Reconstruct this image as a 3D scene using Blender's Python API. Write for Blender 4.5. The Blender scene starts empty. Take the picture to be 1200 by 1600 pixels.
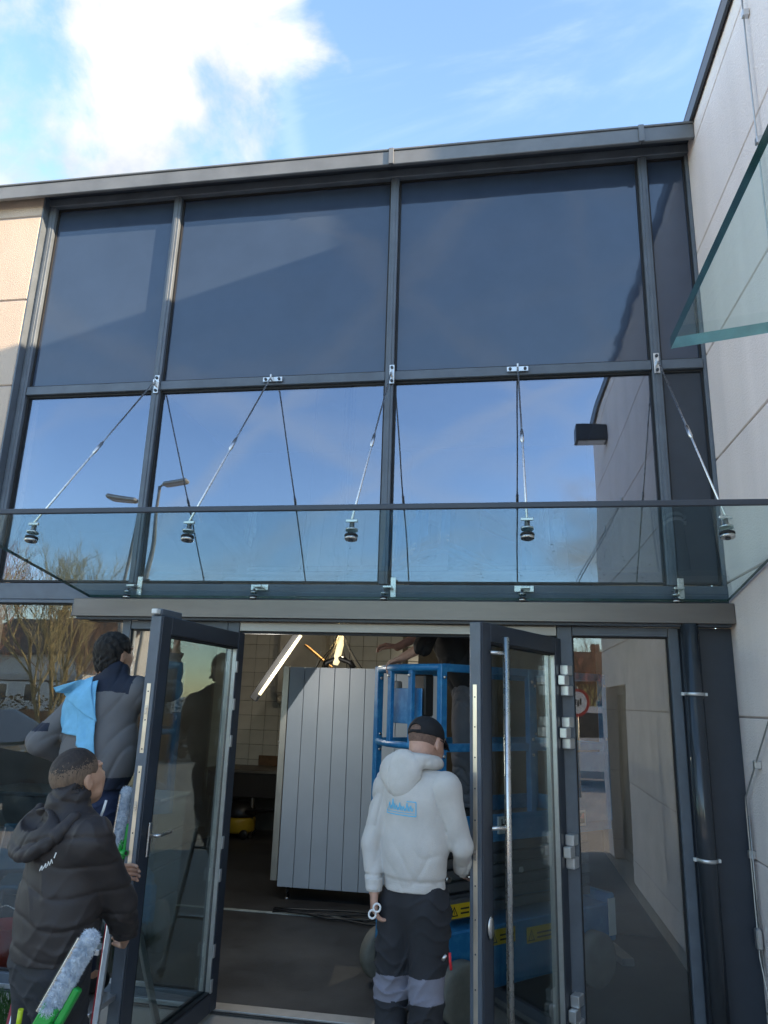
import bpy, bmesh, math, random
import numpy as np
from mathutils import Vector, Matrix
from mathutils.bvhtree import BVHTree

R = math.radians
random.seed(7)
scene = bpy.context.scene
col = scene.collection

# ------------------------------------------------------------------ camera
cam_d = bpy.data.cameras.new('camera'); cam = bpy.data.objects.new('camera', cam_d); col.objects.link(cam)
cam_d.sensor_fit = 'HORIZONTAL'; cam_d.sensor_width = 36.0; cam_d.lens = 36.0*1124/1200
cam_d.clip_start = 0.05; cam_d.clip_end = 2000
_fw = Vector((-0.15937776, 0.9538356, 0.25455131)); _rt = Vector((0.98715148, 0.15696411, 0.0299037)); _up = Vector((0.01143221, -0.25604669, 0.96659681))
m3 = Matrix((_rt, _up, -_fw)).transposed().to_4x4(); m3.translation = Vector((0, -4.6, 1.766))
cam.matrix_world = m3
scene.camera = cam

# ------------------------------------------------------------------ sun, sky, exposure
SUN = Vector((1.0, -0.30, 0.30)).normalized()          # towards the sun
SUN_EL = math.asin(SUN.z); SUN_ROT = math.atan2(SUN.x, SUN.y)
sd = bpy.data.lights.new('sun', 'SUN'); sd.energy = 2.0; sd.angle = R(0.53); sd.color = (1.0, 0.80, 0.56)
so = bpy.data.objects.new('sun', sd); col.objects.link(so)
so.rotation_euler = (-SUN).to_track_quat('-Z', 'Y').to_euler()
scene.view_settings.view_transform = 'Standard'; scene.view_settings.look = 'None'
scene.view_settings.exposure = 2.72; scene.view_settings.gamma = 1.0; scene.view_settings.use_white_balance = True; scene.view_settings.white_balance_temperature = 6850; scene.view_settings.use_curve_mapping = False

world = bpy.data.worlds.new('World'); scene.world = world; world.use_nodes = True
wn, wl = world.node_tree.nodes, world.node_tree.links
wn.clear()
def W(t, **kw):
    n = wn.new(t)
    for k, v in kw.items(): setattr(n, k, v)
    return n
def wmath(op, a, b=None, c=None, clamp=False):
    n = W('ShaderNodeMath', operation=op, use_clamp=clamp)
    for i, v in enumerate((a, b, c)):
        if v is None: continue
        if isinstance(v, (int, float)): n.inputs[i].default_value = v
        else: wl.new(v, n.inputs[i])
    return n.outputs[0]
w_out = W('ShaderNodeOutputWorld'); w_tc = W('ShaderNodeTexCoord')
sky = W('ShaderNodeTexSky'); sky.sky_type = 'NISHITA'; sky.sun_disc = False
sky.sun_elevation = SUN_EL; sky.sun_rotation = SUN_ROT; sky.altitude = 200; sky.air_density = 1.0; sky.dust_density = 0.25; sky.ozone_density = 2.4
bg_sky = W('ShaderNodeBackground'); bg_sky.inputs['Strength'].default_value = 0.100
wl.new(sky.outputs[0], bg_sky.inputs['Color'])
bg_cl = W('ShaderNodeBackground'); bg_cl.inputs['Strength'].default_value = 0.185
nz = W('ShaderNodeTexNoise'); nz.inputs['Scale'].default_value = 5.2; nz.inputs['Detail'].default_value = 10; nz.inputs['Roughness'].default_value = 0.58; nz.inputs['Distortion'].default_value = 0.35
wl.new(w_tc.outputs['Generated'], nz.inputs['Vector'])
n1 = nz.outputs['Fac']
nzc = W('ShaderNodeTexNoise'); nzc.inputs['Scale'].default_value = 5.0; nzc.inputs['Detail'].default_value = 8; nzc.inputs['Roughness'].default_value = 0.6
wl.new(w_tc.outputs['Generated'], nzc.inputs['Vector'])
crp = W('ShaderNodeValToRGB'); crp.color_ramp.elements[0].position = 0.40; crp.color_ramp.elements[1].position = 0.58
crp.color_ramp.elements[0].color = (0.64, 0.72, 0.85, 1); crp.color_ramp.elements[1].color = (0.97, 0.975, 0.99, 1)
wl.new(nzc.outputs['Fac'], crp.inputs['Fac']); wl.new(crp.outputs[0], bg_cl.inputs['Color'])
# streaky high cloud (contrail like wisps) everywhere
mp = W('ShaderNodeMapping'); mp.inputs['Rotation'].default_value = (0.5, 0.3, 0.9); mp.inputs['Scale'].default_value = (1.2, 6.5, 2.2)
wl.new(w_tc.outputs['Generated'], mp.inputs['Vector'])
nz2 = W('ShaderNodeTexNoise'); nz2.inputs['Scale'].default_value = 1.6; nz2.inputs['Detail'].default_value = 7; nz2.inputs['Roughness'].default_value = 0.6; nz2.inputs['Distortion'].default_value = 0.8
wl.new(mp.outputs[0], nz2.inputs['Vector'])
wisp = W('ShaderNodeMapRange', interpolation_type='SMOOTHSTEP'); wisp.inputs['From Min'].default_value = 0.50; wisp.inputs['From Max'].default_value = 0.80; wisp.inputs['To Max'].default_value = 0.55
wl.new(nz2.outputs['Fac'], wisp.inputs['Value'])
# cumulus banks: the one over the roof and its neighbours round the sky
def bank(d, wide, amp):
    v = W('ShaderNodeVectorMath', operation='DOT_PRODUCT'); wl.new(w_tc.outputs['Generated'], v.inputs[0])
    v.inputs[1].default_value = Vector(d).normalized()
    mr = W('ShaderNodeMapRange', interpolation_type='SMOOTHSTEP'); mr.inputs['From Min'].default_value = math.cos(wide); mr.inputs['From Max'].default_value = math.cos(wide*0.25)
    mr.inputs['To Max'].default_value = amp
    wl.new(v.outputs['Value'], mr.inputs['Value']); return mr.outputs[0]
b = None
for d, wd, am in (((-0.45, 0.57, 0.69), 0.36, 0.27), ((-0.33, 0.62, 0.72), 0.21, 0.26), ((0.16, -0.985, 0.23), 0.15, 0.20), ((-0.9, -0.2, 0.45), 0.5, 0.24),
                  ((0.9, 0.4, 0.5), 0.5, 0.24), ((-0.2, -0.5, 0.85), 0.35, 0.22), ((0.8, -0.8, 0.6), 0.4, 0.24)):
    o = bank(d, wd, am); b = o if b is None else wmath('MAXIMUM', b, o)
cu = wmath('ADD', n1, b)
cum = W('ShaderNodeMapRange', interpolation_type='SMOOTHSTEP'); cum.inputs['From Min'].default_value = 0.62; cum.inputs['From Max'].default_value = 0.84
wl.new(cu, cum.inputs['Value'])
cov = wmath('MAXIMUM', cum.outputs[0], wisp.outputs[0])
cov_t = wmath('MULTIPLY', wisp.outputs[0], .42)
cov = cum.outputs[0]
# old contrails: thin bands along great circles, broken up by noise
for nn_, wd, am in (((-.564, .39, .94), .016, .55), ((.47, .225, .94), .020, .5), ((-.237, .22, .95), .014, .5), ((-1.056, .73, .88), .014, .5), ((.62, .35, .70), .016, .42), ((-.55, .30, .78), .020, .34), ((.25, .30, .92), .022, .30), ((-.82, .12, .55), .014, .34), ((.9, .2, .12), .013, .28), ((.45, -.3, .84), .018, .3), ((-.2, .5, .84), .012, .25)):
    v = W('ShaderNodeVectorMath', operation='DOT_PRODUCT'); wl.new(w_tc.outputs['Generated'], v.inputs[0]); v.inputs[1].default_value = Vector(nn_).normalized()
    dd = wmath('MULTIPLY_ADD', nz2.outputs['Fac'], .10, -.05); ab = wmath('ABSOLUTE', wmath('ADD', v.outputs['Value'], dd))
    mr = W('ShaderNodeMapRange', interpolation_type='SMOOTHSTEP'); mr.inputs['From Min'].default_value = wd*1.7; mr.inputs['From Max'].default_value = 0.0; mr.inputs['To Max'].default_value = am*.55; wl.new(ab, mr.inputs['Value'])
    cov_t = wmath('MAXIMUM', cov_t, wmath('MULTIPLY', mr.outputs[0], wmath('MULTIPLY', n1, 1.7)))
wmix = W('ShaderNodeMixShader'); wl.new(cov, wmix.inputs['Fac']); wl.new(bg_sky.outputs[0], wmix.inputs[1]); wl.new(bg_cl.outputs[0], wmix.inputs[2])
bg_tr = W('ShaderNodeBackground'); bg_tr.inputs['Color'].default_value = (0.88, 0.95, 1.0, 1); bg_tr.inputs['Strength'].default_value = 0.28
wmix2 = W('ShaderNodeMixShader'); wl.new(cov_t, wmix2.inputs['Fac']); wl.new(wmix.outputs[0], wmix2.inputs[1]); wl.new(bg_tr.outputs[0], wmix2.inputs[2])
wl.new(wmix2.outputs[0], w_out.inputs['Surface'])
scene.cycles.max_bounces = 10; scene.cycles.transparent_max_bounces = 24; scene.cycles.glossy_bounces = 5
scene.cycles.sample_clamp_indirect = 6.0; scene.cycles.caustics_reflective = False; scene.cycles.caustics_refractive = False

# ------------------------------------------------------------------ materials
MATS = {}
def mat(name, color, rough=0.6, metal=0.0, var=0.12, scale=9.0, bump=0.0, bscale=60.0, ior=1.45, emit=None, estr=0.0, detail=5.0, var2=None, stretch=None, coat=0.0, rvar=0.0, cstretch=None, color2=None, contrast=(0.3, 0.7), spec=0.5):
    if name in MATS: return MATS[name]
    m = bpy.data.materials.new(name); m.use_nodes = True; MATS[name] = m
    N, L = m.node_tree.nodes, m.node_tree.links
    p = N['Principled BSDF']
    p.inputs['Roughness'].default_value = rough; p.inputs['Metallic'].default_value = metal; p.inputs['IOR'].default_value = ior
    p.inputs['Coat Weight'].default_value = coat; p.inputs['Specular IOR Level'].default_value = spec
    tc = N.new('ShaderNodeTexCoord'); mpn = N.new('ShaderNodeMapping')
    if stretch: mpn.inputs['Scale'].default_value = stretch
    L.new(tc.outputs['Object'], mpn.inputs['Vector'])
    nt = N.new('ShaderNodeTexNoise'); nt.inputs['Scale'].default_value = scale; nt.inputs['Detail'].default_value = detail; nt.inputs['Roughness'].default_value = 0.62
    if cstretch:
        mpc = N.new('ShaderNodeMapping'); mpc.inputs['Scale'].default_value = cstretch
        L.new(tc.outputs['Object'], mpc.inputs['Vector']); L.new(mpc.outputs[0], nt.inputs['Vector'])
    else: L.new(mpn.outputs[0], nt.inputs['Vector'])
    rp = N.new('ShaderNodeValToRGB')
    c2 = color2 if color2 else [min(1, c*(1+var)) for c in color]
    c1 = [c*(1-var) for c in color] if not color2 else color
    rp.color_ramp.elements[0].position, rp.color_ramp.elements[1].position = contrast
    rp.color_ramp.elements[0].color = (*c1, 1); rp.color_ramp.elements[1].color = (*c2, 1)
    L.new(nt.outputs['Fac'], rp.inputs['Fac']); L.new(rp.outputs[0], p.inputs['Base Color'])
    if rvar:
        mr = N.new('ShaderNodeMapRange'); mr.inputs['To Min'].default_value = max(0, rough-rvar); mr.inputs['To Max'].default_value = min(1, rough+rvar)
        L.new(nt.outputs['Fac'], mr.inputs['Value']); L.new(mr.outputs[0], p.inputs['Roughness'])
    if bump:
        nb = N.new('ShaderNodeTexNoise'); nb.inputs['Scale'].default_value = bscale; nb.inputs['Detail'].default_value = 4
        L.new(mpn.outputs[0], nb.inputs['Vector'])
        bp = N.new('ShaderNodeBump'); bp.inputs['Strength'].default_value = 1.0; bp.inputs['Distance'].default_value = bump
        L.new(nb.outputs['Fac'], bp.inputs['Height']); L.new(bp.outputs[0], p.inputs['Normal'])
    if emit:
        p.inputs['Emission Color'].default_value = (*emit, 1); p.inputs['Emission Strength'].default_value = estr
    return m
def glassmat(name, tint, refl, rcol=(1, 1, 1), fres=1.0, dirt=0.0):
    """architectural glass: tinted see-through plus mirror reflection (coating + Fresnel)"""
    m = bpy.data.materials.new(name); m.use_nodes = True; MATS[name] = m
    N, L = m.node_tree.nodes, m.node_tree.links; N.clear()
    out = N.new('ShaderNodeOutputMaterial'); tr = N.new('ShaderNodeBsdfTransparent'); tr.inputs[0].default_value = (*tint, 1)
    gl = N.new('ShaderNodeBsdfGlossy'); gl.inputs['Color'].default_value = (*rcol, 1); gl.inputs['Roughness'].default_value = 0.0
    fr = N.new('ShaderNodeFresnel'); geo = N.new('ShaderNodeNewGeometry')
    im = N.new('ShaderNodeMapRange'); im.inputs['To Min'].default_value = 1.5; im.inputs['To Max'].default_value = 1/1.5   # same Fresnel on both faces of a thin pane
    L.new(geo.outputs['Backfacing'], im.inputs['Value']); L.new(im.outputs[0], fr.inputs['IOR'])
    ml = N.new('ShaderNodeMath'); ml.operation = 'MULTIPLY_ADD'; ml.inputs[1].default_value = fres; ml.inputs[2].default_value = refl; ml.use_clamp = True
    L.new(fr.outputs[0], ml.inputs[0])
    mx = N.new('ShaderNodeMixShader'); L.new(ml.outputs[0], mx.inputs['Fac']); L.new(tr.outputs[0], mx.inputs[1]); L.new(gl.outputs[0], mx.inputs[2])
    # a gentle waviness of the pane, as real float glass has
    tc = N.new('ShaderNodeTexCoord'); nb = N.new('ShaderNodeTexNoise'); nb.inputs['Scale'].default_value = 1.3; nb.inputs['Detail'].default_value = 1
    L.new(tc.outputs['Object'], nb.inputs['Vector'])
    bp = N.new('ShaderNodeBump'); bp.inputs['Strength'].default_value = 1.0; bp.inputs['Distance'].default_value = 0.0035
    L.new(nb.outputs['Fac'], bp.inputs['Height']); L.new(bp.outputs[0], gl.inputs['Normal'])
    last = mx
    if dirt:
        df = N.new('ShaderNodeBsdfDiffuse'); df.inputs[0].default_value = (0.6, 0.62, 0.6, 1)
        n3 = N.new('ShaderNodeTexNoise'); n3.inputs['Scale'].default_value = 6; n3.inputs['Detail'].default_value = 10; n3.inputs['Roughness'].default_value = 0.75
        L.new(tc.outputs['Object'], n3.inputs['Vector'])
        mr = N.new('ShaderNodeMapRange'); mr.inputs['From Min'].default_value = 0.45; mr.inputs['From Max'].default_value = 0.8; mr.inputs['To Max'].default_value = dirt
        L.new(n3.outputs['Fac'], mr.inputs['Value'])
        m2 = N.new('ShaderNodeMixShader'); L.new(mr.outputs[0], m2.inputs['Fac']); L.new(mx.outputs[0], m2.inputs[1]); L.new(df.outputs[0], m2.inputs[2]); last = m2
    L.new(last.outputs[0], out.inputs['Surface'])
    return m
ANTH = mat('anthracite', (0.105, 0.125, 0.15), 0.38, 0.0, 0.18, 5, 0.0006, 220, rvar=0.08)
ANTHD = mat('anthracite_dark', (0.040, 0.048, 0.062), 0.35, 0, 0.12, 4, rvar=0.08)
BEAM = mat('beam_metal', (0.17, 0.155, 0.145), 0.34, 0.75, 0.14, 2.2, 0.0003, 120, stretch=(0.6, 4, 4), rvar=0.1)
COPING = mat('coping_zinc', (0.165, 0.172, 0.178), 0.5, 0.25, 0.16, 3.5, 0.0006, 40, rvar=0.1)
SPAN = mat('spandrel', (0.036, 0.053, 0.086), 0.05, 0, 0.16, 1.1, 0.004, 1.4, ior=1.75, rvar=0.03)
RENDER = mat('render_plaster', (0.93, 0.80, 0.745), 0.9, 0, 0.07, 3.0, 0.006, 95, detail=9, cstretch=(1, 1, .10))
RENDERL = mat('render_tan', (0.55, 0.44, 0.355), 0.9, 0, 0.10, 3.0, 0.006, 130, detail=9, cstretch=(1, 1, .15))
JOINT = mat('joint_sealant', (0.42, 0.36, 0.34), 0.9, 0, 0.1)
STEEL = mat('stainless', (0.62, 0.60, 0.57), 0.28, 1.0, 0.06, 30, rvar=0.08)
ALU = mat('aluminium', (0.60, 0.60, 0.60), 0.38, 0.9, 0.08, 18, rvar=0.08)
WARM_STEEL = mat('latch_plate', (0.80, 0.72, 0.60), 0.32, 0.85, 0.08, 14, rvar=0.1)  # stainless plates, the warm reflection on them painted into the base colour
RUBBER = mat('black_rubber', (0.014, 0.014, 0.015), 0.6, 0, 0.15, 20)
WHITEP = mat('white_plastic', (0.72, 0.72, 0.70), 0.45, 0, 0.05, 8)
G_FAC = glassmat('coated_glass', (0.50, 0.55, 0.57), 0.20, (0.76, 0.83, 1.0), 0.8)
G_SIDE = glassmat('sidelight_glass', (0.84, 0.87, 0.87), 0.06, (0.95, 0.97, 1.0), 1.0, 0.02)
G_DOOR = glassmat('door_glass', (0.78, 0.84, 0.83), 0.03, (1, 1, 1), 1.0, 0.02)
G_CAN = glassmat('canopy_glass', (0.87, 0.945, 0.94), 0.025, (0.9, 1, 1), 0.6, 0.035)
G_EDGE = mat('glass_edge', (0.010, 0.045, 0.040), 0.15, 0, 0.4, 14, ior=1.5)
G_FAR = mat('far_glass', (0.03, 0.04, 0.05), 0.05, 0, 0.1)

# ------------------------------------------------------------------ mesh helpers
def V(*a): return Vector(a)
class MB:
    """collects shapes, build() links them as one mesh object"""
    def __init__(s): s.bm = bmesh.new(); s.mi = 0
    def box(s, x0, x1, y0, y1, z0, z1, bevel=0.0, mtx=None, mi=0):
        b2 = bmesh.new(); bmesh.ops.create_cube(b2, size=1.0)
        for v in b2.verts: v.co = Vector((x0+(v.co.x+.5)*(x1-x0), y0+(v.co.y+.5)*(y1-y0), z0+(v.co.z+.5)*(z1-z0)))
        if bevel: bmesh.ops.bevel(b2, geom=b2.edges[:], offset=bevel, segments=1, affect='EDGES', profile=0.5)
        return s._merge(b2, mtx, mi)
    def _merge(s, b2, mtx=None, mi=0):
        if mtx is not None: bmesh.ops.transform(b2, matrix=mtx, verts=b2.verts[:])
        mp_ = {v: s.bm.verts.new(v.co) for v in b2.verts}
        for f in b2.faces:
            try: g = s.bm.faces.new([mp_[v] for v in f.verts]); g.material_index = mi; g.smooth = f.smooth
            except ValueError: pass
        b2.free(); return s
    def bar(s, a, b, w, h, bevel=0.0, mi=0, upv=(0, 0, 1)):
        a, b = Vector(a), Vector(b); d = b-a; L_ = d.length; z = d.normalized(); u = Vector(upv)
        if abs(z.dot(u)) > 0.98: u = Vector((0, 1, 0))
        x = u.cross(z).normalized(); y = z.cross(x)
        m = Matrix((x, y, z)).transposed().to_4x4(); m.translation = a
        return s.box(-w/2, w/2, -h/2, h/2, 0, L_, bevel, m, mi)
    def tube(s, pts, r, n=10, mi=0, caps=True):
        pts = [Vector(p) for p in pts]; rs = r if isinstance(r, (list, tuple)) else [r]*len(pts)
        rings = []; prev = None
        for i, p in enumerate(pts):
            d = (pts[min(i+1, len(pts)-1)]-pts[max(i-1, 0)]).normalized()
            u = prev if prev is not None else (Vector((0, 0, 1)) if abs(d.z) < 0.9 else Vector((1, 0, 0)))
            x = d.cross(u)
            if x.length < 1e-5: x = d.cross(Vector((0.3, 1, 0.2)))
            x.normalize(); y = x.cross(d).normalized(); prev = y
            rings.append([s.bm.verts.new(p+rs[i]*(math.cos(2*math.pi*k/n)*x+math.sin(2*math.pi*k/n)*y)) for k in range(n)])
        for a, b in zip(rings, rings[1:]):
            for k in range(n):
                f = s.bm.faces.new((a[k], a[(k+1) % n], b[(k+1) % n], b[k])); f.smooth = n > 5; f.material_index = mi
        if caps:
            for rg in (rings[0], rings[-1][::-1]):
                f = s.bm.faces.new(rg); f.material_index = mi
        return s
    def lathe(s, prof, n=24, mtx=None, mi=0):
        b2 = bmesh.new(); rings = []
        for (r, z) in prof: rings.append([b2.verts.new((max(r, 1e-4)*math.cos(2*math.pi*k/n), max(r, 1e-4)*math.sin(2*math.pi*k/n), z)) for k in range(n)])
        for a, b in zip(rings, rings[1:]):
            for k in range(n): f = b2.faces.new((a[k], a[(k+1) % n], b[(k+1) % n], b[k])); f.smooth = True
        b2.faces.new(rings[0][::-1]); b2.faces.new(rings[-1])
        return s._merge(b2, mtx, mi)
    def prism(s, poly, a, b, axis='y', mtx=None, mi=0):
        """poly in the plane across axis, extruded from a to b"""
        b2 = bmesh.new()
        def pt(u, v, w): return {'y': (u, w, v), 'x': (w, u, v), 'z': (u, v, w)}[axis]
        A = [b2.verts.new(pt(u, v, a)) for u, v in poly]; B = [b2.verts.new(pt(u, v, b)) for u, v in poly]
        n = len(poly); b2.faces.new(A); b2.faces.new(B[::-1])
        for k in range(n): b2.faces.new((A[k], B[k], B[(k+1) % n], A[(k+1) % n]))
        bmesh.ops.recalc_face_normals(b2, faces=b2.faces[:])
        return s._merge(b2, mtx, mi)
    def build(s, name, m, parent=None, kind=None, label=None):
        bmesh.ops.recalc_face_normals(s.bm, faces=s.bm.faces[:])
        me = bpy.data.meshes.new(name); s.bm.to_mesh(me); s.bm.free()
        for mm in (m if isinstance(m, (list, tuple)) else [m]): me.materials.append(mm)
        return link(name, me, parent, kind, label)
def link(name, me, parent=None, kind=None, label=None):
    o = bpy.data.objects.new(name, me); col.objects.link(o)
    if parent is not None:
        o.parent = parent; o.matrix_parent_inverse = parent.matrix_basis.inverted()
    if kind: o['kind'] = kind
    if label: o['label'] = label
    return o
def thing(name, label, cat, loc=(0, 0, 0), group=None, rz=0.0):
    o = bpy.data.objects.new(name, None); col.objects.link(o); o.location = loc; o.rotation_euler = (0, 0, rz)
    o.empty_display_size = 0.2; o['label'] = label; o['category'] = cat
    if group: o['group'] = group
    return o
def tag(o, label, cat, group=None):
    o['label'] = label; o['category'] = cat
    if group: o['group'] = group
    return o
def box(name, m, parent, x0, x1, y0, y1, z0, z1, bevel=0.0, kind=None):
    return MB().box(x0, x1, y0, y1, z0, z1, bevel).build(name, m, parent, kind)
def text_mesh(body, size, depth=0.0006):
    cu_ = bpy.data.curves.new('lettering', 'FONT'); cu_.body = body; cu_.size = size; cu_.extrude = depth; cu_.align_x = 'CENTER'; cu_.align_y = 'CENTER'
    o = bpy.data.objects.new('lettering', cu_); col.objects.link(o)
    me = bpy.data.meshes.new_from_object(o.evaluated_get(bpy.context.evaluated_depsgraph_get()))
    bpy.data.objects.remove(o); return me

# ================================================================== SETTING
GROUND = mat('paving', (0.37, 0.335, 0.29), 0.85, 0, 0.25, 0.8, 0.002, 60, detail=9)
FLOORM = mat('screed_floor', (0.030, 0.030, 0.031), 0.55, 0, 0.5, 1.6, 0.0012, 70, detail=12, rvar=0.2, contrast=(0.42, 0.78), color2=(0.10, 0.10, 0.098))
box('ground', GROUND, None, -300, 300, -300, 300, -0.30, -0.012, kind='structure')
box('shop_floor', FLOORM, None, -4.2, 1.6, -0.05, 5.9, -0.009, 0.0, kind='structure')
ASPH = mat('asphalt', (0.055, 0.055, 0.057), 0.85, 0, 0.3, 3, 0.003, 90)
box('road', ASPH, None, -80, 80, -26, -15, -0.011, -0.006, kind='structure')
GRASS = mat('grass', (0.05, 0.13, 0.025), 0.9, 0, 0.4, 30, 0.01, 200)

# ================================================================== FACADE
fac = thing('glass_facade', 'tall anthracite framed curtain wall of blue reflecting glass between pale walls', 'facade', (-1.1, 0, 0))
MX = [-3.59, -2.50, -0.755, 1.032]
FZ = (2.50, 5.60)
for x in MX:
    MB().box(x-.03, x+.03, -.035, .10, FZ[0], FZ[1]-.0, .004).build('mullion', ANTH, fac)
    MB().box(x-.011, x+.011, -.041, -.034, FZ[0], FZ[1], .002).build('cover_strip', ANTH, fac)
box('mullion', ANTH, fac, 1.325, 1.349, -.02, .10, FZ[0], FZ[1], .003)
box('head_rail', ANTH, fac, -3.62, 1.349, -.045, .10, 5.602, 5.672, .004)
xs = [(-3.62, -3.62+.0)]
cells = [(-3.558, -2.532), (-2.468, -.787), (-.723, 1.0), (1.064, 1.323)]
for i, (a, b) in enumerate(cells):
    MB().box(a, b, -.030, .09, 3.94, 4.008, .004).build('transom', ANTH, fac)
    o = box('spandrel_panel', SPAN, fac, a+.004, b-.004, .012, .04, 4.012, 5.598, .003)
    f = MB()                                                     # glazing bead round the panel
    f.box(a, b, -.002, .011, 4.010, 4.024).box(a, b, -.002, .011, 5.585, 5.600).box(a, a+.012, -.002, .011, 4.024, 5.585).box(b-.012, b, -.002, .011, 4.024, 5.585)
    f.build('glazing_bead', RUBBER, fac)
    if i < 3:
        box('pane', G_FAC, fac, a+.004, b-.004, .014, .020, 2.512, 3.936)
    else:
        box('spandrel_panel', ANTHD, fac, a+.004, b-.004, .012, .04, 2.512, 3.936, .003)
    f = MB()
    f.box(a, b, -.002, .013, 2.510, 2.524).box(a, b, -.002, .013, 3.924, 3.938).box(a, a+.012, -.002, .013, 2.524, 3.924).box(b-.012, b, -.002, .013, 2.524, 3.924)
    f.build('glazing_bead', RUBBER, fac)
box('transom', ANTH, fac, -3.62, 1.349, -.028, .10, 2.385, 2.499, .004)
# canopy-level cover beam above the doors
bm_ = thing('door_header_beam', 'long brushed grey metal beam running above the open double door', 'beam', (-.75, -.06, 2.26))
box('casing', BEAM, bm_, -2.86, 1.347, -.125, -.029, 2.262, 2.382, .003)
box('end_cap', ANTH, bm_, -2.866, -2.860, -.123, -.031, 2.264, 2.380)
box('drip_strip', ANTHD, bm_, -2.84, 1.33, -.10, -.031, 2.246, 2.2615)
# roof edge
rf = thing('roof_coping', 'weathered grey metal coping along the flat roof edge above the glass', 'coping', (-1.3, -.1, 5.56))
cx = [-9.5, -6.9, -4.05, -.76, 1.0, 1.349]
for a, b in zip(cx, cx[1:]):
    MB().box(a+.002, b-.002, -.215, -.185, 5.575, 5.688, .004).box(a+.002, b-.002, -.225, .45, 5.689, 5.706, .004).build('coping_section', COPING, rf)
for x in cx[1:-1]: box('joint_cover', COPING, rf, x-.018, x+.018, -.2285, -.2155, 5.573, 5.708, .001)
box('soffit', ANTHD, rf, -9.5, 1.349, -.184, .30, 5.673, 5.690)
# rendered wall to the left of the glass, in courses
lw = thing('rendered_wall', 'pinkish rough rendered wall left of the glass, upper part catching low sun', 'wall', (-6, 0, 0))
zc = [-.01, .24, .99, 1.74, 2.49, 3.24, 3.99, 4.72, 5.478, 5.672]
for a, b in zip(zc, zc[1:]): MB().box(-9.5, -3.635, -.10, .25, a+.006, b-.006, .006).build('render_panel', RENDERL, lw)
box('backing', JOINT, lw, -9.49, -3.645, -.088, .24, 0, 5.67)
box('reveal_strip', ANTH, lw, -3.634, -3.622, -.098, .1, 2.5, 5.672)
# ---- right wing
rw = thing('rendered_wing_wall', 'tall white roughcast wing wall on the right with thin horizontal joints', 'wall', (1.5, -2.5, 0))
zr = [-.01, .24, .99, 1.74, 2.52, 3.305, 4.035, 4.795, 5.55, 5.80]
DY0, DY1, DZ = -5.35, -3.95, 2.02
YEND = -5.75
for a, b in zip(zr, zr[1:]):
    a2, b2 = a+.005, b-.005
    if a2 >= DZ: MB().box(1.35, 1.6, YEND, .30, a2, b2, .005).build('render_panel', RENDER, rw)
    else:
        MB().box(1.35, 1.6, DY1, .30, a2, b2, .005).build('render_panel', RENDER, rw)
        MB().box(1.35, 1.6, YEND, DY0, a2, b2, .005).build('render_panel', RENDER, rw)
        if b2 > DZ: MB().box(1.35, 1.6, DY0, DY1, DZ, b2, .005).build('render_panel', RENDER, rw)
MB().box(1.362, 1.595, YEND+.01, DY0-.01, 0, 5.79).box(1.362, 1.595, DY1+.01, .29, 0, 5.79).box(1.362, 1.595, DY0-.01, DY1+.01, DZ+.01, 5.79).build('backing', JOINT, rw)
MB().box(1.318, 1.75, YEND-.05, .25, 5.801, 5.826, .004).box(1.318, 1.338, YEND-.05, .25, 5.70, 5.80, .003).build('parapet_coping', ANTHD, rw)
MB().box(1.61, 9, YEND, .30, -.01, 5.79).build('wing_block', RENDER, rw)
MB().box(4.6, 8.5, -1.74, .28, 5.795, 7.4, .02).build('plant_room', RENDER, rw)
d_ = MB().box(1.47, 1.52, DY0+.002, DY0+.09, .02, DZ-.002, .003).box(1.47, 1.52, DY1-.09, DY1-.002, .02, DZ-.002, .003).box(1.47, 1.52, DY0+.09, DY1-.09, DZ-.10, DZ-.002, .003).box(1.47, 1.52, DY0+.09, DY1-.09, .02, .14, .003).box(1.47, 1.52, -4.68, -4.60, .14, DZ-.10, .003)
dw = d_.build('side_door', ANTHD, rw)
box('pane', G_DOOR, dw, 1.485, 1.500, -4.598, DY1-.092, .142, DZ-.102)
box('pane', G_DOOR, dw, 1.485, 1.500, DY0+.092, -4.682, .142, DZ-.102)
PAPER = mat('paper', (0.72, 0.72, 0.70), 0.8, 0, 0.03); INK = mat('ink_green', (0.12, 0.3, 0.10), 0.8); INKO = mat('ink_orange', (0.6, 0.25, 0.05), 0.8)
for k, z in enumerate((1.42, 1.14, .86)):
    n_ = box('notice', PAPER, dw, 1.478, 1.481, -4.30, -4.12, z-.11, z+.11); box('print', (INK, INKO, INK)[k], n_, 1.4765, 1.4778, -4.27, -4.21, z-.07, z+.0)
# floodlight box high on the wing wall
fl = thing('wall_floodlight', 'dark rectangular box light projecting from the wing wall, mirrored in the glass', 'lamp', (1.35, -4.5, 5.2))
box('housing', ANTHD, fl, 1.0, 1.349, -4.62, -4.40, 5.12, 5.32, .008); box('diffuser', WHITEP, fl, 1.03, 1.32, -4.59, -4.43, 5.112, 5.1195)
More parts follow.
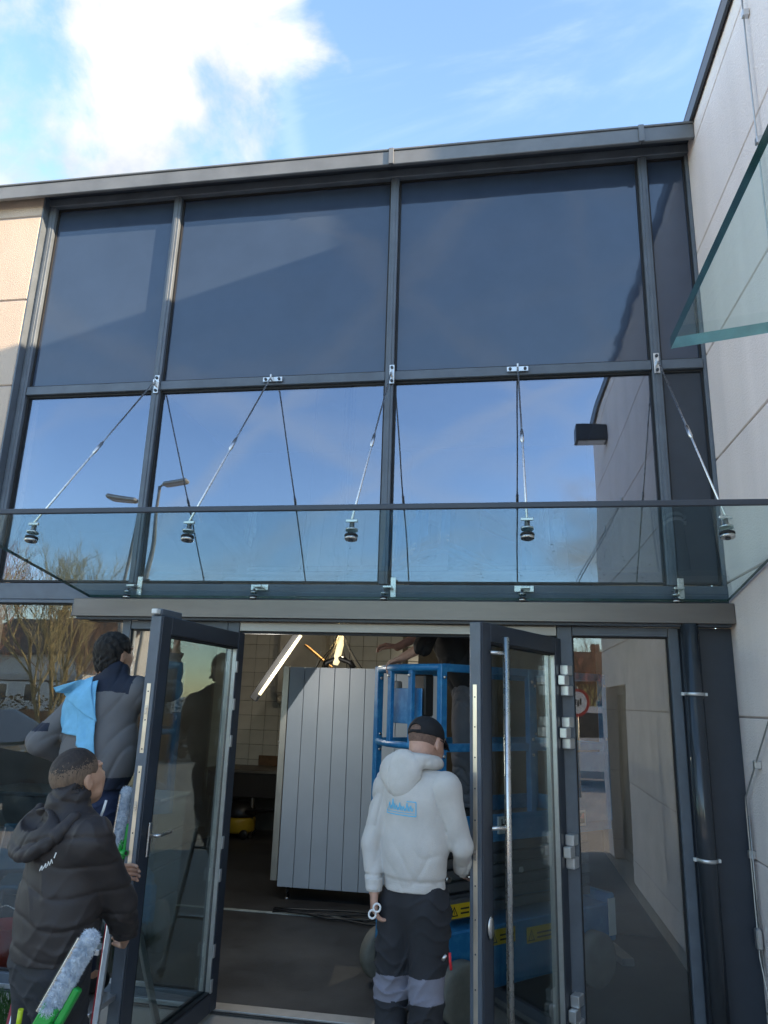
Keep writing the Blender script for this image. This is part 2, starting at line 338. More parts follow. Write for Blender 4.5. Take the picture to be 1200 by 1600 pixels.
# lightning conductor on the wing wall
CONDM = mat('conductor', (0.45, 0.44, 0.42), 0.4, 0.8)
lc = thing('lightning_conductor', 'thin grey round wire clipped to the white wing wall, bent near its foot', 'wire', (1.33, -.5, 0))
wp = [(1.325, -1.30, 5.84), (1.325, -1.27, 5.0), (1.325, -1.25, 3.4), (1.325, -1.0, 2.1), (1.325, -.46, 1.64), (1.325, -.075, 1.31), (1.325, -.07, 1.25), (1.325, -.07, .52), (1.325, -.14, .38), (1.325, -.12, 0)]
MB().tube(wp, .0045, 8).build('wire', CONDM, lc)
MB().tube([(1.33, -.09, 1.22), (1.33, -.09, .45)], .004, 6).build('wire', CONDM, lc)
for y, z in ((-1.29, 5.40), (-1.27, 4.6), (-.07, 1.02), (-.3, 1.5)):
    MB().box(1.315, 1.3495, y-.016, y+.016, z-.02, z+.02, .003).build('clip', ALU, lc)
MB().box(1.31, 1.34, -.10, -.055, .56, .66, .006).build('test_clamp', ALU, lc)
# ---- ground floor frames
gf = thing('entrance_frame', 'anthracite entrance framing with posts, head and sills around the double door', 'door frame', (-.7, 0, 0))
def post(x0, x1, z0=0.0, z1=2.245, y0=-.03): return MB().box(x0, x1, y0, .06, z0, z1, .004).build('post', ANTH, gf)
post(-3.62, -3.56, 0, 2.384); post(-2.535, -2.475, 0, 2.384); post(-1.785, -1.705); post(.335, .425); post(.985, 1.045); 
MB().box(-1.703, .333, -.028, .06, 2.186, 2.245, .003).build('head', mat('head_metal', (0.30, 0.28, 0.255), .4, .7, .15, 3, stretch=(.5, 4, 4)), gf)
MB().box(-1.703, .333, -.012, .04, 2.172, 2.185).build('head_seal', RUBBER, gf)
for a, b in ((-3.558, -2.537), (-2.473, -1.787), (.427, .983)):
    ZT = 2.36 if a < -3 else 2.19
    MB().box(a, b, -.028, .058, ZT, 2.383 if a < -3 else 2.245, .003).build('head', ANTH, gf)
    MB().box(a, b, -.028, .058, 0.0, .085, .003).build('sill', ANTH, gf)
    MB().box(a, b, -.036, -.0285, .004, .030, .001).build('sill_trim', ALU, gf)
    box('pane', G_SIDE, gf, a+.003, b-.003, .010, .018, .088, ZT-.003)
    MB().box(a, b, -.004, .009, .086, .096).box(a, b, -.004, .009, ZT-.01, ZT-.001).box(a, a+.008, -.004, .009, .096, ZT-.01).box(b-.008, b, -.004, .009, .096, ZT-.01).build('glazing_bead', RUBBER, gf)
MB().box(1.047, 1.349, -.012, .03, 0, 2.245, .002).build('side_panel', ANTHD, gf)
MB().box(-1.70, .33, -.04, .06, 0.001, .012, .002).build('threshold', ALU, gf)
# downpipe in the corner
dp = thing('downpipe', 'glossy dark round downpipe with pale clamps beside the right sidelight', 'pipe', (1.095, -.08, 0))
PIPEM = mat('pipe_gloss', (0.05, 0.056, 0.065), 0.10, 0.35, 0.1, 3, rvar=0.04)
MB().tube([(1.095, -.085, 0), (1.095, -.085, 2.262)], .052, 24).build('tube', PIPEM, dp)
for z in (1.86, .98):
    c = MB().lathe([(.0535, z-.010), (.057, z-.008), (.057, z+.008), (.0535, z+.010)], 24, Matrix.Translation((1.095, -.085, 0))).build('clamp', ALU, dp)
    for s in (-1, 1): MB().box(1.095+s*.063-.008, 1.095+s*.063+.008, -.097, -.075, z-.009, z+.009, .002).build('clamp_bolt', WHITEP, c)

# ================================================================== GLASS CANOPIES
def canopy_z(y): return 2.392-.150*y
can = thing('glass_canopy', 'frameless greenish glass canopy above the entrance hung on thin steel rods', 'canopy', (-.75, 0, 2.4))
CB = MB()
def slab(x0, x1, y0, y1, th=.018, zf=canopy_z):
    b2 = bmesh.new(); vs = []
    for z_ in (0, th):
        for (x, y) in ((x0, y0), (x1, y0), (x1, y1), (x0, y1)): vs.append(b2.verts.new((x, y, zf(y)+z_)))
    for f, mi in (((3, 2, 1, 0), 0), ((4, 5, 6, 7), 0), ((0, 1, 5, 4), 1), ((1, 2, 6, 5), 1), ((2, 3, 7, 6), 1), ((3, 0, 4, 7), 1)):
        b2.faces.new([vs[i] for i in f]).material_index = mi
    me = bpy.data.meshes.new('canopy_pane'); b2.to_mesh(me); b2.free(); me.materials.append(G_CAN); me.materials.append(G_EDGE); return me
link('glass_sheet', slab(-2.80, 1.335, -.045, -1.47), can)
MB().box(-2.80, 1.335, -1.492, -1.471, canopy_z(-1.47)-.004, canopy_z(-1.47)+.022, .003).build('edge_profile', ANTHD, can)
rx = [-2.49, -1.60, -.735, .128, 1.03]
FY = -1.17
for i, x in enumerate(rx):
    zb = 3.975; zf = canopy_z(FY)
    vert = i in (0, 2, 4)
    w, h = (.018, .072) if vert else (.072, .018)
    br = MB().box(x-w, x+w, -.052, -.0425, zb-h, zb+h, .002).build('wall_bracket', STEEL, can)
    for s in (-1, 1):
        c = (x+(0 if vert else s*.05), zb+(s*.05 if vert else 0))
        MB().lathe([(.011, 0), (.011, .008), (.006, .010)], 6, Matrix.Translation((c[0], -.0525, c[1])) @ Matrix.Rotation(R(90), 4, 'X')).build('bolt', ANTHD, br)
    MB().box(x-.006, x+.006, -.095, -.053, zb-.02, zb+.02, .002).build('fork', STEEL, br)
    a, b_ = V(x, -.085, zb), V(x, FY, zf+.075)
    MB().tube([a, b_], .0055, 8).build('rod', STEEL, can)
    m1, m2 = a.lerp(b_, .50), a.lerp(b_, .585)
    MB().tube([m1, m1.lerp(m2, .12), m1.lerp(m2, .13), m1.lerp(m2, .87), m1.lerp(m2, .88), m2], [.007, .007, .0105, .0105, .007, .007], 10).build('turnbuckle', STEEL, can)
    # point fixing clamped through the glass
    def puck(y, sc, up):
        T = Matrix.Translation((x, y, canopy_z(y))) @ Matrix.Rotation(math.atan(-.15), 4, 'X')
        p = MB().lathe([(.030*sc, -.030*sc), (.033*sc, -.026*sc), (.033*sc, -.017*sc)], 20, T).build('point_fixing', STEEL, can)
        MB().lathe([(.031*sc, -.0165*sc), (.034*sc, -.012*sc), (.034*sc, -.005*sc), (.031*sc, -.001)], 20, T).build('gasket', RUBBER, p)
        MB().lathe([(.031*sc, .019), (.031*sc, .027), (.014*sc, .030), (.012*sc, .03+up)], 16, T).build('stud', STEEL, p)
        MB().lathe([(.012*sc, -.0365*sc), (.014*sc, -.0305*sc)], 6, T).build('screw', ANTHD, p)
        return p
    p = puck(FY, 1.0, .05)
    MB().bar((x-.03, FY, zf+.07), (x+.03, FY, zf+.07), .014, .014, .002).build('pin', STEEL, p)
    p2 = puck(-.105, .72, .02)
    ox = .045 if vert else .0
    if vert: MB().box(x+.03, x+.066, -.040, -.030, 2.40, 2.545, .002).build('wall_bracket', STEEL, can)
    else: MB().box(x-.045, x+.075, -.040, -.030, 2.455, 2.495, .002).build('wall_bracket', STEEL, can)
    MB().box(x-.008, x+.05, -.115, -.041, 2.466, 2.480, .002).build('arm', STEEL, can)
# rain dirt and leaf bits lying on the glass
rng = random.Random(3); s = MB()
for cxx, cy in ((-.1, -.55), (.25, -.45), (-1.6, -.5), (.5, -.6), (-.95, -.6)):
    for k in range(26):
        x = cxx+rng.gauss(0, .22); y = cy+rng.gauss(0, .16); l = rng.uniform(.003, .012)
        a = rng.uniform(-.5, .5)
        if -1.4 < y < -.1 and x < 1.25: s.bar((x, y, canopy_z(y)+.0205), (x+l*math.cos(a), y+l*math.sin(a), canopy_z(y)+.0205), .004, .002)
s.build('leaf_dirt', mat('leaf_dirt', (0.03, 0.035, 0.03), 0.9), can, 'stuff')
# second canopy on the wing wall, towards the viewer
c2 = thing('side_glass_canopy', 'thick green-edged glass canopy sheet fixed to the right wing wall near the viewer', 'canopy', (1.0, -4, 2.6))
b2 = bmesh.new(); vs = []
for z_ in (0, .030):
    for (x, y) in ((.43, -5.6), (1.345, -5.6), (1.345, -2.86), (.43, -2.86)): vs.append(b2.verts.new((x, y, 2.648+.135*(x-.43)+z_)))
for f, mi in (((3, 2, 1, 0), 0), ((4, 5, 6, 7), 0), ((0, 1, 5, 4), 1), ((1, 2, 6, 5), 2), ((2, 3, 7, 6), 2), ((3, 0, 4, 7), 1)):
    b2.faces.new([vs[i] for i in f]).material_index = mi
me = bpy.data.meshes.new('glass_sheet'); b2.to_mesh(me); b2.free()
for q in (G_CAN, G_EDGE, mat('glass_edge_pale', (0.11, 0.27, 0.265), 0.15, 0, 0.2, 20)): me.materials.append(q)
link('glass_sheet', me, c2)
for y in (-3.45, -4.9):
    MB().tube([(1.34, y, 4.0), (.66, y, 2.72)], .0055, 8).build('rod', STEEL, c2)
    MB().box(1.335, 1.3495, y-.02, y+.02, 3.93, 4.07, .002).build('wall_bracket', STEEL, c2)
    MB().lathe([(.033, -.03), (.033, .0)], 18, Matrix.Translation((.66, y, 2.676))).build('point_fixing', STEEL, c2)

# ================================================================== DOOR LEAVES
def leaf(name, label, hinge, ang, inner_side, wdt=1.012):
    """built along +x from the hinge, outer face towards -y (mirrored for the left leaf), then swung"""
    t = thing(name, label, 'door')
    s = 1 if inner_side == 'L' else -1           # local x direction from the hinge to the free edge
    X = lambda a, b: (min(s*a, s*b), max(s*a, s*b))
    def bx(nm, m, x0, x1, y0, y1, z0, z1, bev=.003, par=None):
        a, b = X(x0, x1); return MB().box(a, b, y0, y1, z0, z1, bev).build(nm, m, par or t)
    T0, T1, BZ, TZ, st = -.036, .036, .016, 2.168, .092
    bx('stile', ANTHD, 0.004, st, T0, T1, BZ, TZ); bx('stile', ANTHD, wdt-st, wdt, T0, T1, BZ, TZ)
    bx('rail', ANTHD, st+.0005, wdt-st-.0005, T0, T1, BZ, BZ+.10); bx('rail', ANTHD, st+.0005, wdt-st-.0005, T0, T1, TZ-.092, TZ)
    bx('edge_profile', ANTH, wdt+.0005, wdt+.011, -.030, .030, BZ, TZ-.004, .002)
    bx('pane', G_DOOR, st+.002, wdt-st-.002, -.007, .007, BZ+.102, TZ-.094, 0)
    for y0, y1 in ((T0+.004, -.0075), (.0075, T1-.004)):
        bx('glazing_bead', ALU, st+.0006, st+.012, y0, y1, BZ+.113, TZ-.105, .001); bx('glazing_bead', RUBBER, wdt-st-.012, wdt-st-.0006, y0, y1, BZ+.113, TZ-.105, .001)
        bx('glazing_bead', RUBBER, st+.0006, wdt-st-.0006, y0, y1, BZ+.1006, BZ+.1125, .001); bx('glazing_bead', RUBBER, st+.0006, wdt-st-.0006, y0, y1, TZ-.1045, TZ-.0926, .001)
    for z0, z1 in ((.62, .80), (.95, 1.42), (1.48, 1.82)) if s > 0 else ((.10, 1.86),):
        pl = bx('latch_plate', WARM_STEEL, wdt+.0112, wdt+.0135, -.011, .011, z0, z1, .0008)
        for q in range(int((z1-z0)/.14)+1):
            z = z0+.02+q*.14
            if z < z1: MB().lathe([(.004, 0), (.003, .0018)], 8, Matrix.Translation((s*(wdt+.0135), 0, z)) @ Matrix.Rotation(s*R(90), 4, 'Y')).build('screw', ANTHD, pl)
        bx('latch', STEEL, wdt+.0137, wdt+.0165, -.007, .007, z0+(z1-z0)*.55, z0+(z1-z0)*.55+.045, .001, pl)
    for z in (.18, .98, 1.62, 1.92) if s < 0 else (.16, .34, .74, .92, 1.5, 1.72, 1.95):
        h = MB()
        if s < 0:
            for dz in (-.060, .060): h.box(-.040, .036, -.088, -.038, z+dz-.029, z+dz+.029, .004)
            h.box(-.078, -.004, -.082, -.040, z-.029, z+.029, .004).tube([(-.006, -.062, z-.08), (-.006, -.062, z+.08)], .011, 12)
        else: h.box(s*.10-.012, s*.10+.012, .037, .045, z-.035, z+.035, .002)
        h.build('hinge', mat('hinge_satin', (0.80, 0.80, 0.80), .34, .8, .05), t)
    return t
# left leaf: hinge at x=-1.70, swung out 95 degrees; we see its inner face
dl = leaf('door_leaf', 'open left glass door leaf with lever handle, being wiped by the man on the ladder', None, None, 'L')
h = MB().box(.925, .955, .037, .047, .99, 1.15, .004).build('lever_handle', STEEL, dl)
MB().tube([(.94, .047, 1.09), (.94, .085, 1.09), (.925, .092, 1.09), (.82, .094, 1.095)], [.009, .009, .0095, .0085], 12).build('lever', STEEL, h)
cl = MB().box(.80, 1.005, -.030, .020, 2.170, 2.205, .003).build('door_closer', ANTH, dl)
MB().box(1.0055, 1.045, -.022, .012, 2.174, 2.20, .004).build('closer_cap', WHITEP, cl)
dl.location = (-1.695, -.03, 0); dl.rotation_euler = (0, 0, R(-95.0))
# right leaf: hinge at x=.33; we see its outer face with the pull bar
dr = leaf('door_leaf', 'open right glass door leaf with long vertical steel pull bar', None, None, 'R')
pb = MB().tube([(-.865, -.092, .12), (-.865, -.092, 2.10)], .0165, 16).build('pull_bar', STEEL, dr)
for z in (.3, 1.2, 2.02): MB().tube([(-.865, -.092, z), (-.94, -.040, z)], .010, 10).build('standoff', STEEL, pb)
rs_ = MB().lathe([(.024, 0), (.026, .006), (.020, .012), (.0, .012)], 20, Matrix.Translation((-.955, -.037, .78)) @ Matrix.Scale(1.9, 4, (0, 0, 1)) @ Matrix.Rotation(R(90), 4, 'X')).build('lock_rosette', STEEL, dr)
h2 = MB().box(-.985, -.95, .037, .047, .86, 1.05, .004).build('lever_handle', STEEL, dr)
MB().tube([(-.967, .047, .98), (-.967, .085, .98), (-.95, .092, .98), (-.84, .094, .985)], [.009, .009, .0095, .0085], 12).build('lever', STEEL, h2)
dr.location = (.325, -.03, 0); dr.rotation_euler = (0, 0, R(63.5))

# ================================================================== ROOM BEHIND THE DOORS
TILE = mat('wall_tile', (0.60, 0.56, 0.48), 0.22, 0, 0.12, 2.0, rvar=0.06)
GROUT = mat('grout', (0.16, 0.14, 0.11), 0.9)
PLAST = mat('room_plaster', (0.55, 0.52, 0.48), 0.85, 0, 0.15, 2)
bw = thing('tiled_back_wall', 'beige square tiled wall at the back of the dim room', 'wall', (-2, 5.75, 0))
box('backing', GROUT, bw, -4.2, 1.6, 5.712, 5.85, 0, 5.5)
tm = MB().box(-.098, .098, -.012, .0, -.098, .098, .004); bmesh.ops.recalc_face_normals(tm.bm, faces=tm.bm.faces[:])
tme = bpy.data.meshes.new('tile'); tm.bm.to_mesh(tme); tme.materials.append(TILE)
for ix in range(15):
    for iz in range(15):
        o = link('tile', tme, bw); o.location = (-4.06+ix*.2+1.99*0, 5.711, .62+iz*.2) ; o.location.x -= bw.location.x; o.location.y -= bw.location.y
        o.matrix_parent_inverse = Matrix.Identity(4)
        o.rotation_euler = (random.gauss(0, .006), 0, random.gauss(0, .006))
rs = thing('side_room_wall', 'dim plastered side and ceiling shell enclosing the shop room', 'wall', (0, 3, 0))
box('left_plaster', mat('shade_plaster', (0.06, 0.06, 0.062), .85, 0, .2, 2), rs, -4.25, -4.20, .25, 5.85, 0, 5.5); box('right_plaster', PLAST, rs, 1.26, 1.35, .32, 5.85, 0, 5.5)  # left wall's dimness is put into its colour; right wall keeps the lighter plaster
box('ceiling', PLAST, rs, -4.25, 1.35, .11, 5.85, 5.50, 5.56)
pp = thing('wall_pipe', 'slim vertical pipe running down the tiled back wall', 'pipe', (-1.0, 5.65, 0))
MB().tube([(-1.35, 5.66, 1.2), (-1.35, 5.66, 5.4)], .035, 14).build('tube', mat('pipe_paint', (0.30, 0.25, 0.18), 0.5), pp)
# sink bench
sk = thing('sink_unit', 'brown commercial sink bench with tap against the tiled wall', 'sink', (-3.1, 5.4, 0))
DKST = mat('dull_steel', (0.20, 0.165, 0.13), 0.45, 0.6, 0.2, 6)
box('worktop', DKST, sk, -3.9, -2.2, 5.02, 5.70, .80, .845, .006); box('upstand', mat('brown_board', (0.16, 0.085, 0.04), 0.6, 0, 0.3, 8), sk, -3.4, -2.2, 5.68, 5.705, .846, .98, .003)
box('apron', mat('dark_apron', (0.035, 0.028, 0.022), 0.5), sk, -3.88, -2.22, 5.05, 5.07, .50, .799, .004)
for x in (-3.85, -3.25, -2.3): MB().tube([(x, 5.10, 0), (x, 5.10, .80)], .022, 10).build('leg', DKST, sk)
MB().tube([(-2.62, 5.6, .846), (-2.62, 5.6, 1.02), (-2.66, 5.55, 1.05), (-2.80, 5.40, 1.06), (-2.82, 5.38, 1.02)], .011, 10).build('tap', STEEL, sk)
MB().tube([(-2.62, 5.5, .5), (-2.62, 5.5, .35), (-2.70, 5.5, .28), (-2.78, 5.5, .34)], .028, 10).build('waste_pipe', WHITEP, sk)
ex = thing('soap_box', 'small yellowish box on the sink bench beside the tap', 'box', (-2.45, 5.4, .845)); box('carton', mat('carton', (0.5, 0.36, 0.14), 0.7), ex, -2.56, -2.36, 5.34, 5.46, .846, .91, .004)
# water heater
wh = thing('water_heater', 'white wall hung water heater behind the hanging lamp', 'heater', (-2.75, 5.5, 1.7))
CREAM = mat('heater_enamel', (0.55, 0.50, 0.42), 0.35, 0, 0.05)
MB().box(-3.15, -2.45, 5.38, 5.70, 1.80, 2.75, .05).build('case', CREAM, wh); MB().box(-3.12, -2.48, 5.40, 5.69, 1.70, 1.798, .03).build('base_cover', CREAM, wh)
MB().tube([(-2.6, 5.36, 1.95), (-2.55, 5.34, 2.2), (-2.5, 5.36, 2.42)], .012, 8).build('hose', WHITEP, wh)
# vacuum cleaner
YEL = mat('yellow_plastic', (0.40, 0.26, 0.02), 0.4, 0, 0.08); BLK = mat('black_plastic', (0.015, 0.015, 0.015), 0.4)
vc = thing('vacuum_cleaner', 'yellow and black wet and dry vacuum on the floor under the sink', 'vacuum', (-3.47, 5.2, 0))
MB().lathe([(.17, .06), (.20, .09), (.205, .22), (.19, .26)], 24, Matrix.Translation((-3.42, 5.15, 0))).build('tub', YEL, vc)
MB().lathe([(.205, .262), (.21, .29), (.20, .36), (.15, .42), (.06, .44)], 24, Matrix.Translation((-3.42, 5.15, 0))).build('motor_head', BLK, vc)
for dx, dy in ((.12, -.17), (-.12, -.17), (.12, .15), (-.12, .15)):
    wv = MB().lathe([(.02, -.015), (.058, -.012), (.058, .012), (.02, .015)], 18, Matrix.Translation((-3.42+dx, 5.15+dy, .058)) @ Matrix.Rotation(R(90), 4, 'X')).build('wheel', BLK, vc)
MB().tube([(-3.30, 5.0, .33), (-3.0, 4.95, .37), (-2.5, 5.0, .45), (-2.1, 5.1, .46)], .024, 10).build('hose', BLK, vc)
# grey boarded cold cabinet
cb = thing('boarded_cabinet', 'tall grey cabinet clad in vertical boards standing on short steel legs', 'cabinet', (-1.5, 2.6, 0))
GB = mat('grey_board', (0.37, 0.43, 0.49), 0.42, 0, 0.06, 2, rvar=0.08)
box('carcass', mat('cabinet_carcass', (0.07, 0.08, 0.09), 0.5), cb, -2.03, -.60, 2.372, 2.92, .125, 2.05, .002)
xb = -2.040
bwid = .150
for k in range(10): MB().box(xb+k*bwid+.002, xb+(k+1)*bwid-.002, 2.338, 2.370, .115, 2.065, .003).build('board', GB, cb)
MB().box(-2.110, -2.045, 2.345, 2.385, .16, 2.075, .004).build('side_trim', WARM_STEEL if False else mat('trim_alu', (0.50, 0.47, 0.42), 0.35, 0.8, 0.08, 8), cb)
MB().box(-2.118, -2.10, 2.336, 2.40, 1.36, 1.375, .002).build('bracket', STEEL, cb)
for x, y in ((-1.96, 2.42), (-.8, 2.42), (-1.96, 2.85), (-.8, 2.85)): MB().tube([(x, y, 0), (x, y, .015), (x, y, .016), (x, y, .125)], [.024, .024, .016, .016], 12).build('leg', STEEL, cb)
# hanging fluorescent fittings
LAMPM = mat('lit_tube', (0.9, 0.86, 0.68), 0.4, emit=(1.0, 0.84, 0.45), estr=0.16)
ft = thing('hanging_tube_lamp', 'long lamp fitting hanging askew with its pale tube lit, above the cabinet', 'lamp', (-1.9, 1.4, 2.1))
MB().bar((-2.085, 1.45, 1.75), (-1.70, 1.45, 2.34), .065, .05, .004, upv=(0, 1, 0)).build('housing', BLK, ft)
MB().tube([(-2.015, 1.40, 1.79), (-1.685, 1.40, 2.29)], .015, 12).build('tube', LAMPM, ft)
MB().tube([(-1.71, 1.45, 2.36), (-1.69, 1.46, 3.2), (-1.68, 1.46, 5.49)], .004, 6).build('cable', BLK, ft)
for k in range(3):
    l_ = bpy.data.lights.new('tube_light', 'POINT'); l_.energy = 1.7; l_.color = (1.0, .97, .92); l_.shadow_soft_size = 0.0
    lo_ = bpy.data.objects.new('tube_light', l_); col.objects.link(lo_); lo_.parent = ft; lo_.matrix_parent_inverse = ft.matrix_basis.inverted(); lo_.location = (-1.96+.12*k, 1.12, 1.87+.18*k)
bd = tag(MB().bar((-1.995, 2.72, 2.30), (-1.70, 2.62, 2.085), .02, .09, .003, upv=(0, 1, 0)).build('timber_board', mat('timber', (0.42, 0.23, 0.08), 0.6, 0, 0.3, 4, stretch=(2, 12, 12)), None), 'short orange-brown timber board leaning above the cabinet top', 'board')
bl = thing('hanging_work_light', 'pale lit work light dangling among loose wires over the cabinet', 'lamp', (-1.6, 2.4, 2.3))
MB().tube([(-1.625, 2.5, 2.10), (-1.62, 2.5, 2.13), (-1.585, 2.5, 2.30), (-1.575, 2.5, 2.40)], [.022, .034, .034, .015], 14).build('tube', LAMPM, bl)
l_ = bpy.data.lights.new('work_light_glow', 'POINT'); l_.energy = 4.0; l_.color = (1.0, .90, .68); l_.shadow_soft_size = 0.0
lo_ = bpy.data.objects.new('work_light_glow', l_); col.objects.link(lo_); lo_.parent = bl; lo_.matrix_parent_inverse = bl.matrix_basis.inverted(); lo_.location = (-1.58, 2.62, 2.46)
rng = random.Random(5)
WIRE1, WIRE2 = mat('wire_pale', (0.40, 0.33, 0.24), 0.5), BLK
for k in range(9):
    x1 = -1.60+rng.uniform(-.05, .05); xe = -1.60+rng.uniform(-.28, .26); ym = 2.45+rng.uniform(0, .15)
    MB().tube([(x1, ym, 5.4), (x1, ym, 2.9), (x1, ym, 2.45), (x1*.6+xe*.4+rng.uniform(-.05, .05), ym, 2.28), (xe*.8+x1*.2, ym, 2.14), (xe, ym+.02, 2.068)], .0045, 6).build('wire', WIRE1 if k % 2 else WIRE2, bl)
MB().tube([(-1.72, 2.5, 2.07), (-1.72, 2.5, 2.12), (-1.6, 2.5, 2.17), (-1.48, 2.5, 2.13), (-1.44, 2.5, 2.07)], .03, 10).build('junction_bundle', BLK, bl)
# floor strip and cables
tag(box('floor_strip', mat('strip_paint', (0.34, 0.38, 0.36), 0.6, 0, 0.35, 6), None, -3.2, -.75, 1.93, 1.975, .001, .006), 'pale worn metal strip across the dark floor before the cabinet', 'strip')
for k in range(5):
    pts = []; 
    for q in range(9):
        u = q/8; pts.append((-1.95+1.35*u, 1.96-.12*u+.13*math.sin(u*5.5+k*1.3)*(.5+.5*u)+rng.uniform(-.02, .02)+.02*k, .012+.004*k))
    o = MB().tube(pts, .009, 7).build('floor_cable', BLK); tag(o, 'black cable lying in a tangle on the floor below the grey cabinet', 'cable', 'cables on the floor')

# ================================================================== SCISSOR LIFT
BLUE = mat('lift_blue', (0.014, 0.18, 0.40), 0.38, 0, 0.18, 16, color2=(0.05, 0.29, 0.52), contrast=(0.45, 0.72), rvar=0.1, coat=0.2)
GREYM = mat('lift_grey', (0.12, 0.12, 0.125), 0.5, 0.3, 0.2, 6)
TYRE = mat('grey_tyre', (0.17, 0.165, 0.14), 0.75, 0, 0.2, 10); LBL = mat('yellow_label', (0.75, 0.50, 0.02), 0.5, 0, 0.05); LBLW = mat('white_label', (0.75, 0.75, 0.73), 0.5, 0, 0.03); LBLK = mat('label_black', (0.01, 0.01, 0.01), 0.5)
lift = thing('scissor_lift', 'blue scissor lift with guard rails parked inside the doorway, wheels grey', 'lift')
# local frame: x along the lift, y across (away from the viewer), origin below the near corner
LL, LW = 1.45, .72
MB().box(-.06, LL, .03, LW-.03, .22, .46, .01).build('chassis', BLUE, lift)
for y in (.0, LW-.03): MB().box(.22, LL-.32, y, y+.028, .13, .47, .006).build('side_skirt', BLUE, lift)
MB().box(LL+.001, LL+.06, .02, LW-.02, .22, .52, .01).build('end_box', BLUE, lift)
for x in (.06, 1.22):
    for y, sg in ((-.035, -1), (LW+.035-.0, 1)):
        T = Matrix.Translation((x, y, .165)) @ Matrix.Rotation(R(90), 4, 'X')
        w_ = MB().lathe([(.10, -.05), (.150, -.048), (.165, -.035), (.165, .035), (.150, .048), (.10, .05)], 32, T).build('wheel', TYRE, lift)
        MB().lathe([(.104, -.0505), (.096, -.046), (.05, -.044), (.045, -.058), (.0, -.058)], 24, Matrix.Translation((x, y+(0 if sg > 0 else 0), .165)) @ Matrix.Rotation(R(-90 if sg < 0 else 90), 4, 'X') @ Matrix.Scale(-1, 4, (0, 0, 1)), 0).build('hub', GREYM, w_)
# folded scissor stack
for k, z in enumerate((.50, .57, .64, .71, .78, .85)):
    for y in (.14, LW-.18): MB().box(.02+.01*(k % 2), LL-.05, y, y+.04, z, z+.055, .004).build('scissor_arm', GREYM, lift)
for x in (.10, .72, 1.30): MB().tube([(x, .13, .72), (x, LW-.13, .72)], .018, 10).build('pivot', STEEL, lift)
DZk = .95
MB().box(-.10, LL+.02, -.01, LW+.01, DZk, DZk+.045, .004).build('deck', GREYM, lift)
for a, b in (((-.10, LL+.02), (-.014, -.002)), ((-.10, LL+.02), (LW+.002, LW+.014))): MB().box(a[0], a[1], b[0], b[1], DZk-.01, DZk+.15, .003).build('toe_board', BLUE, lift)
for x in (-.112, LL+.0205): MB().box(x, x+.012, .0, LW, DZk-.01, DZk+.15, .003).build('toe_board', BLUE, lift)
TOP, MID = 1.985, 1.50
def rail(pts, r=.021): return MB().tube(pts, r, 10).build('guard_rail', BLUE, lift)
XA, XB, YA, YB = -.09, LL+.005, .01, LW-.01
def bx2(a, b, w=.045, h=.028, m=BLUE, nm='guard_rail'): return MB().bar(a, b, w, h, .004).build(nm, m, lift)
for z in (TOP, MID):
    bx2((XA+.03, YA, z), (XB, YA, z), .026, .05); bx2((XA+.03, YB, z), (XB, YB, z), .026, .05); bx2((XB, YA, z), (XB, YB, z), .026, .05)
# bowed nose rail at the near end
nose = [(XA+.02-.10*math.sin(math.pi*k/10), YA+(YB-YA)*k/10) for k in range(11)]
MB().tube([(x, y, TOP) for x, y in nose], .024, 10).build('guard_rail', BLUE, lift)
MB().tube([(x, y, MID) for x, y in nose], .022, 10).build('guard_rail', BLUE, lift)
for x, y in ((XA+.02, YA), (XA+.02, YB), (XB, YA), (XB, YB), (.70, YA), (.70, YB)):
    p = MB().bar((x, y, DZk+.04), (x, y, TOP+.02), .05, .045, .004).build('guard_post', BLUE, lift)
    for z in (TOP-.06, MID+.05, MID-.05): MB().lathe([(.011, 0), (.010, .006), (.0, .008)], 10, Matrix.Translation((x-.0, y-.025, z)) @ Matrix.Rotation(R(90), 4, 'X')).build('bolt', STEEL, p)
for q in (3, 6):
    x, y = nose[q]; p = MB().bar((x, y, MID), (x, y, TOP), .04, .03, .003, upv=(1, 0, 0)).build('guard_post', BLUE, lift)
    MB().lathe([(.011, 0), (.010, .006), (.0, .008)], 10, Matrix.Translation((x-.02, y, TOP-.05)) @ Matrix.Rotation(R(-90), 4, 'Y')).build('bolt', STEEL, p)
MB().box(-.108, -.098, .17, .53, MID+.13, TOP-.13, .003).build('shield_plate', BLUE, lift)
MB().box(-.06, .02, .20, .34, MID+.18, TOP-.04, .01).build('control_box', BLK, lift)
MB().box(-.05, .00, .52, .62, MID+.22, TOP-.08, .01).build('control_box', mat('box_grey', (.3, .28, .26), .5), lift)
MB().box(XB-.06, XB+.06, .06, .22, 1.30, 1.52, .03).build('charger_box', BLK, lift)
MB().box(.92, XB+.02, -.022, -.016, 1.0, 1.46, .003).build('side_plate', BLUE, lift)
for nm, ch, x in (('H', 'H', .42), ('K', 'K', 1.07)):
    p = MB().box(x-.055, x+(.11 if ch == 'K' else .055), -.030, -.0225 if ch == 'K' else -.0145, .985, 1.085, .001).build('name_plate', LBLW, lift)
    o = link('lettering', text_mesh(ch, .095), p); o.data.materials.append(LBLK); o.location = (x-.005, -.0312, 1.035); o.rotation_euler = (R(90), 0, 0)
    if ch == 'K':
        MB().box(x+.045, x+.098, -.0315, -.0302, 1.0, 1.07).build('emblem', LBLK, p); MB().prism([(x+.05, 1.035), (x+.075, 1.062), (x+.094, 1.066), (x+.09, 1.03)], -.0325, -.0317).build('emblem', mat('emblem_red', (.5, .05, .03), .5), p)
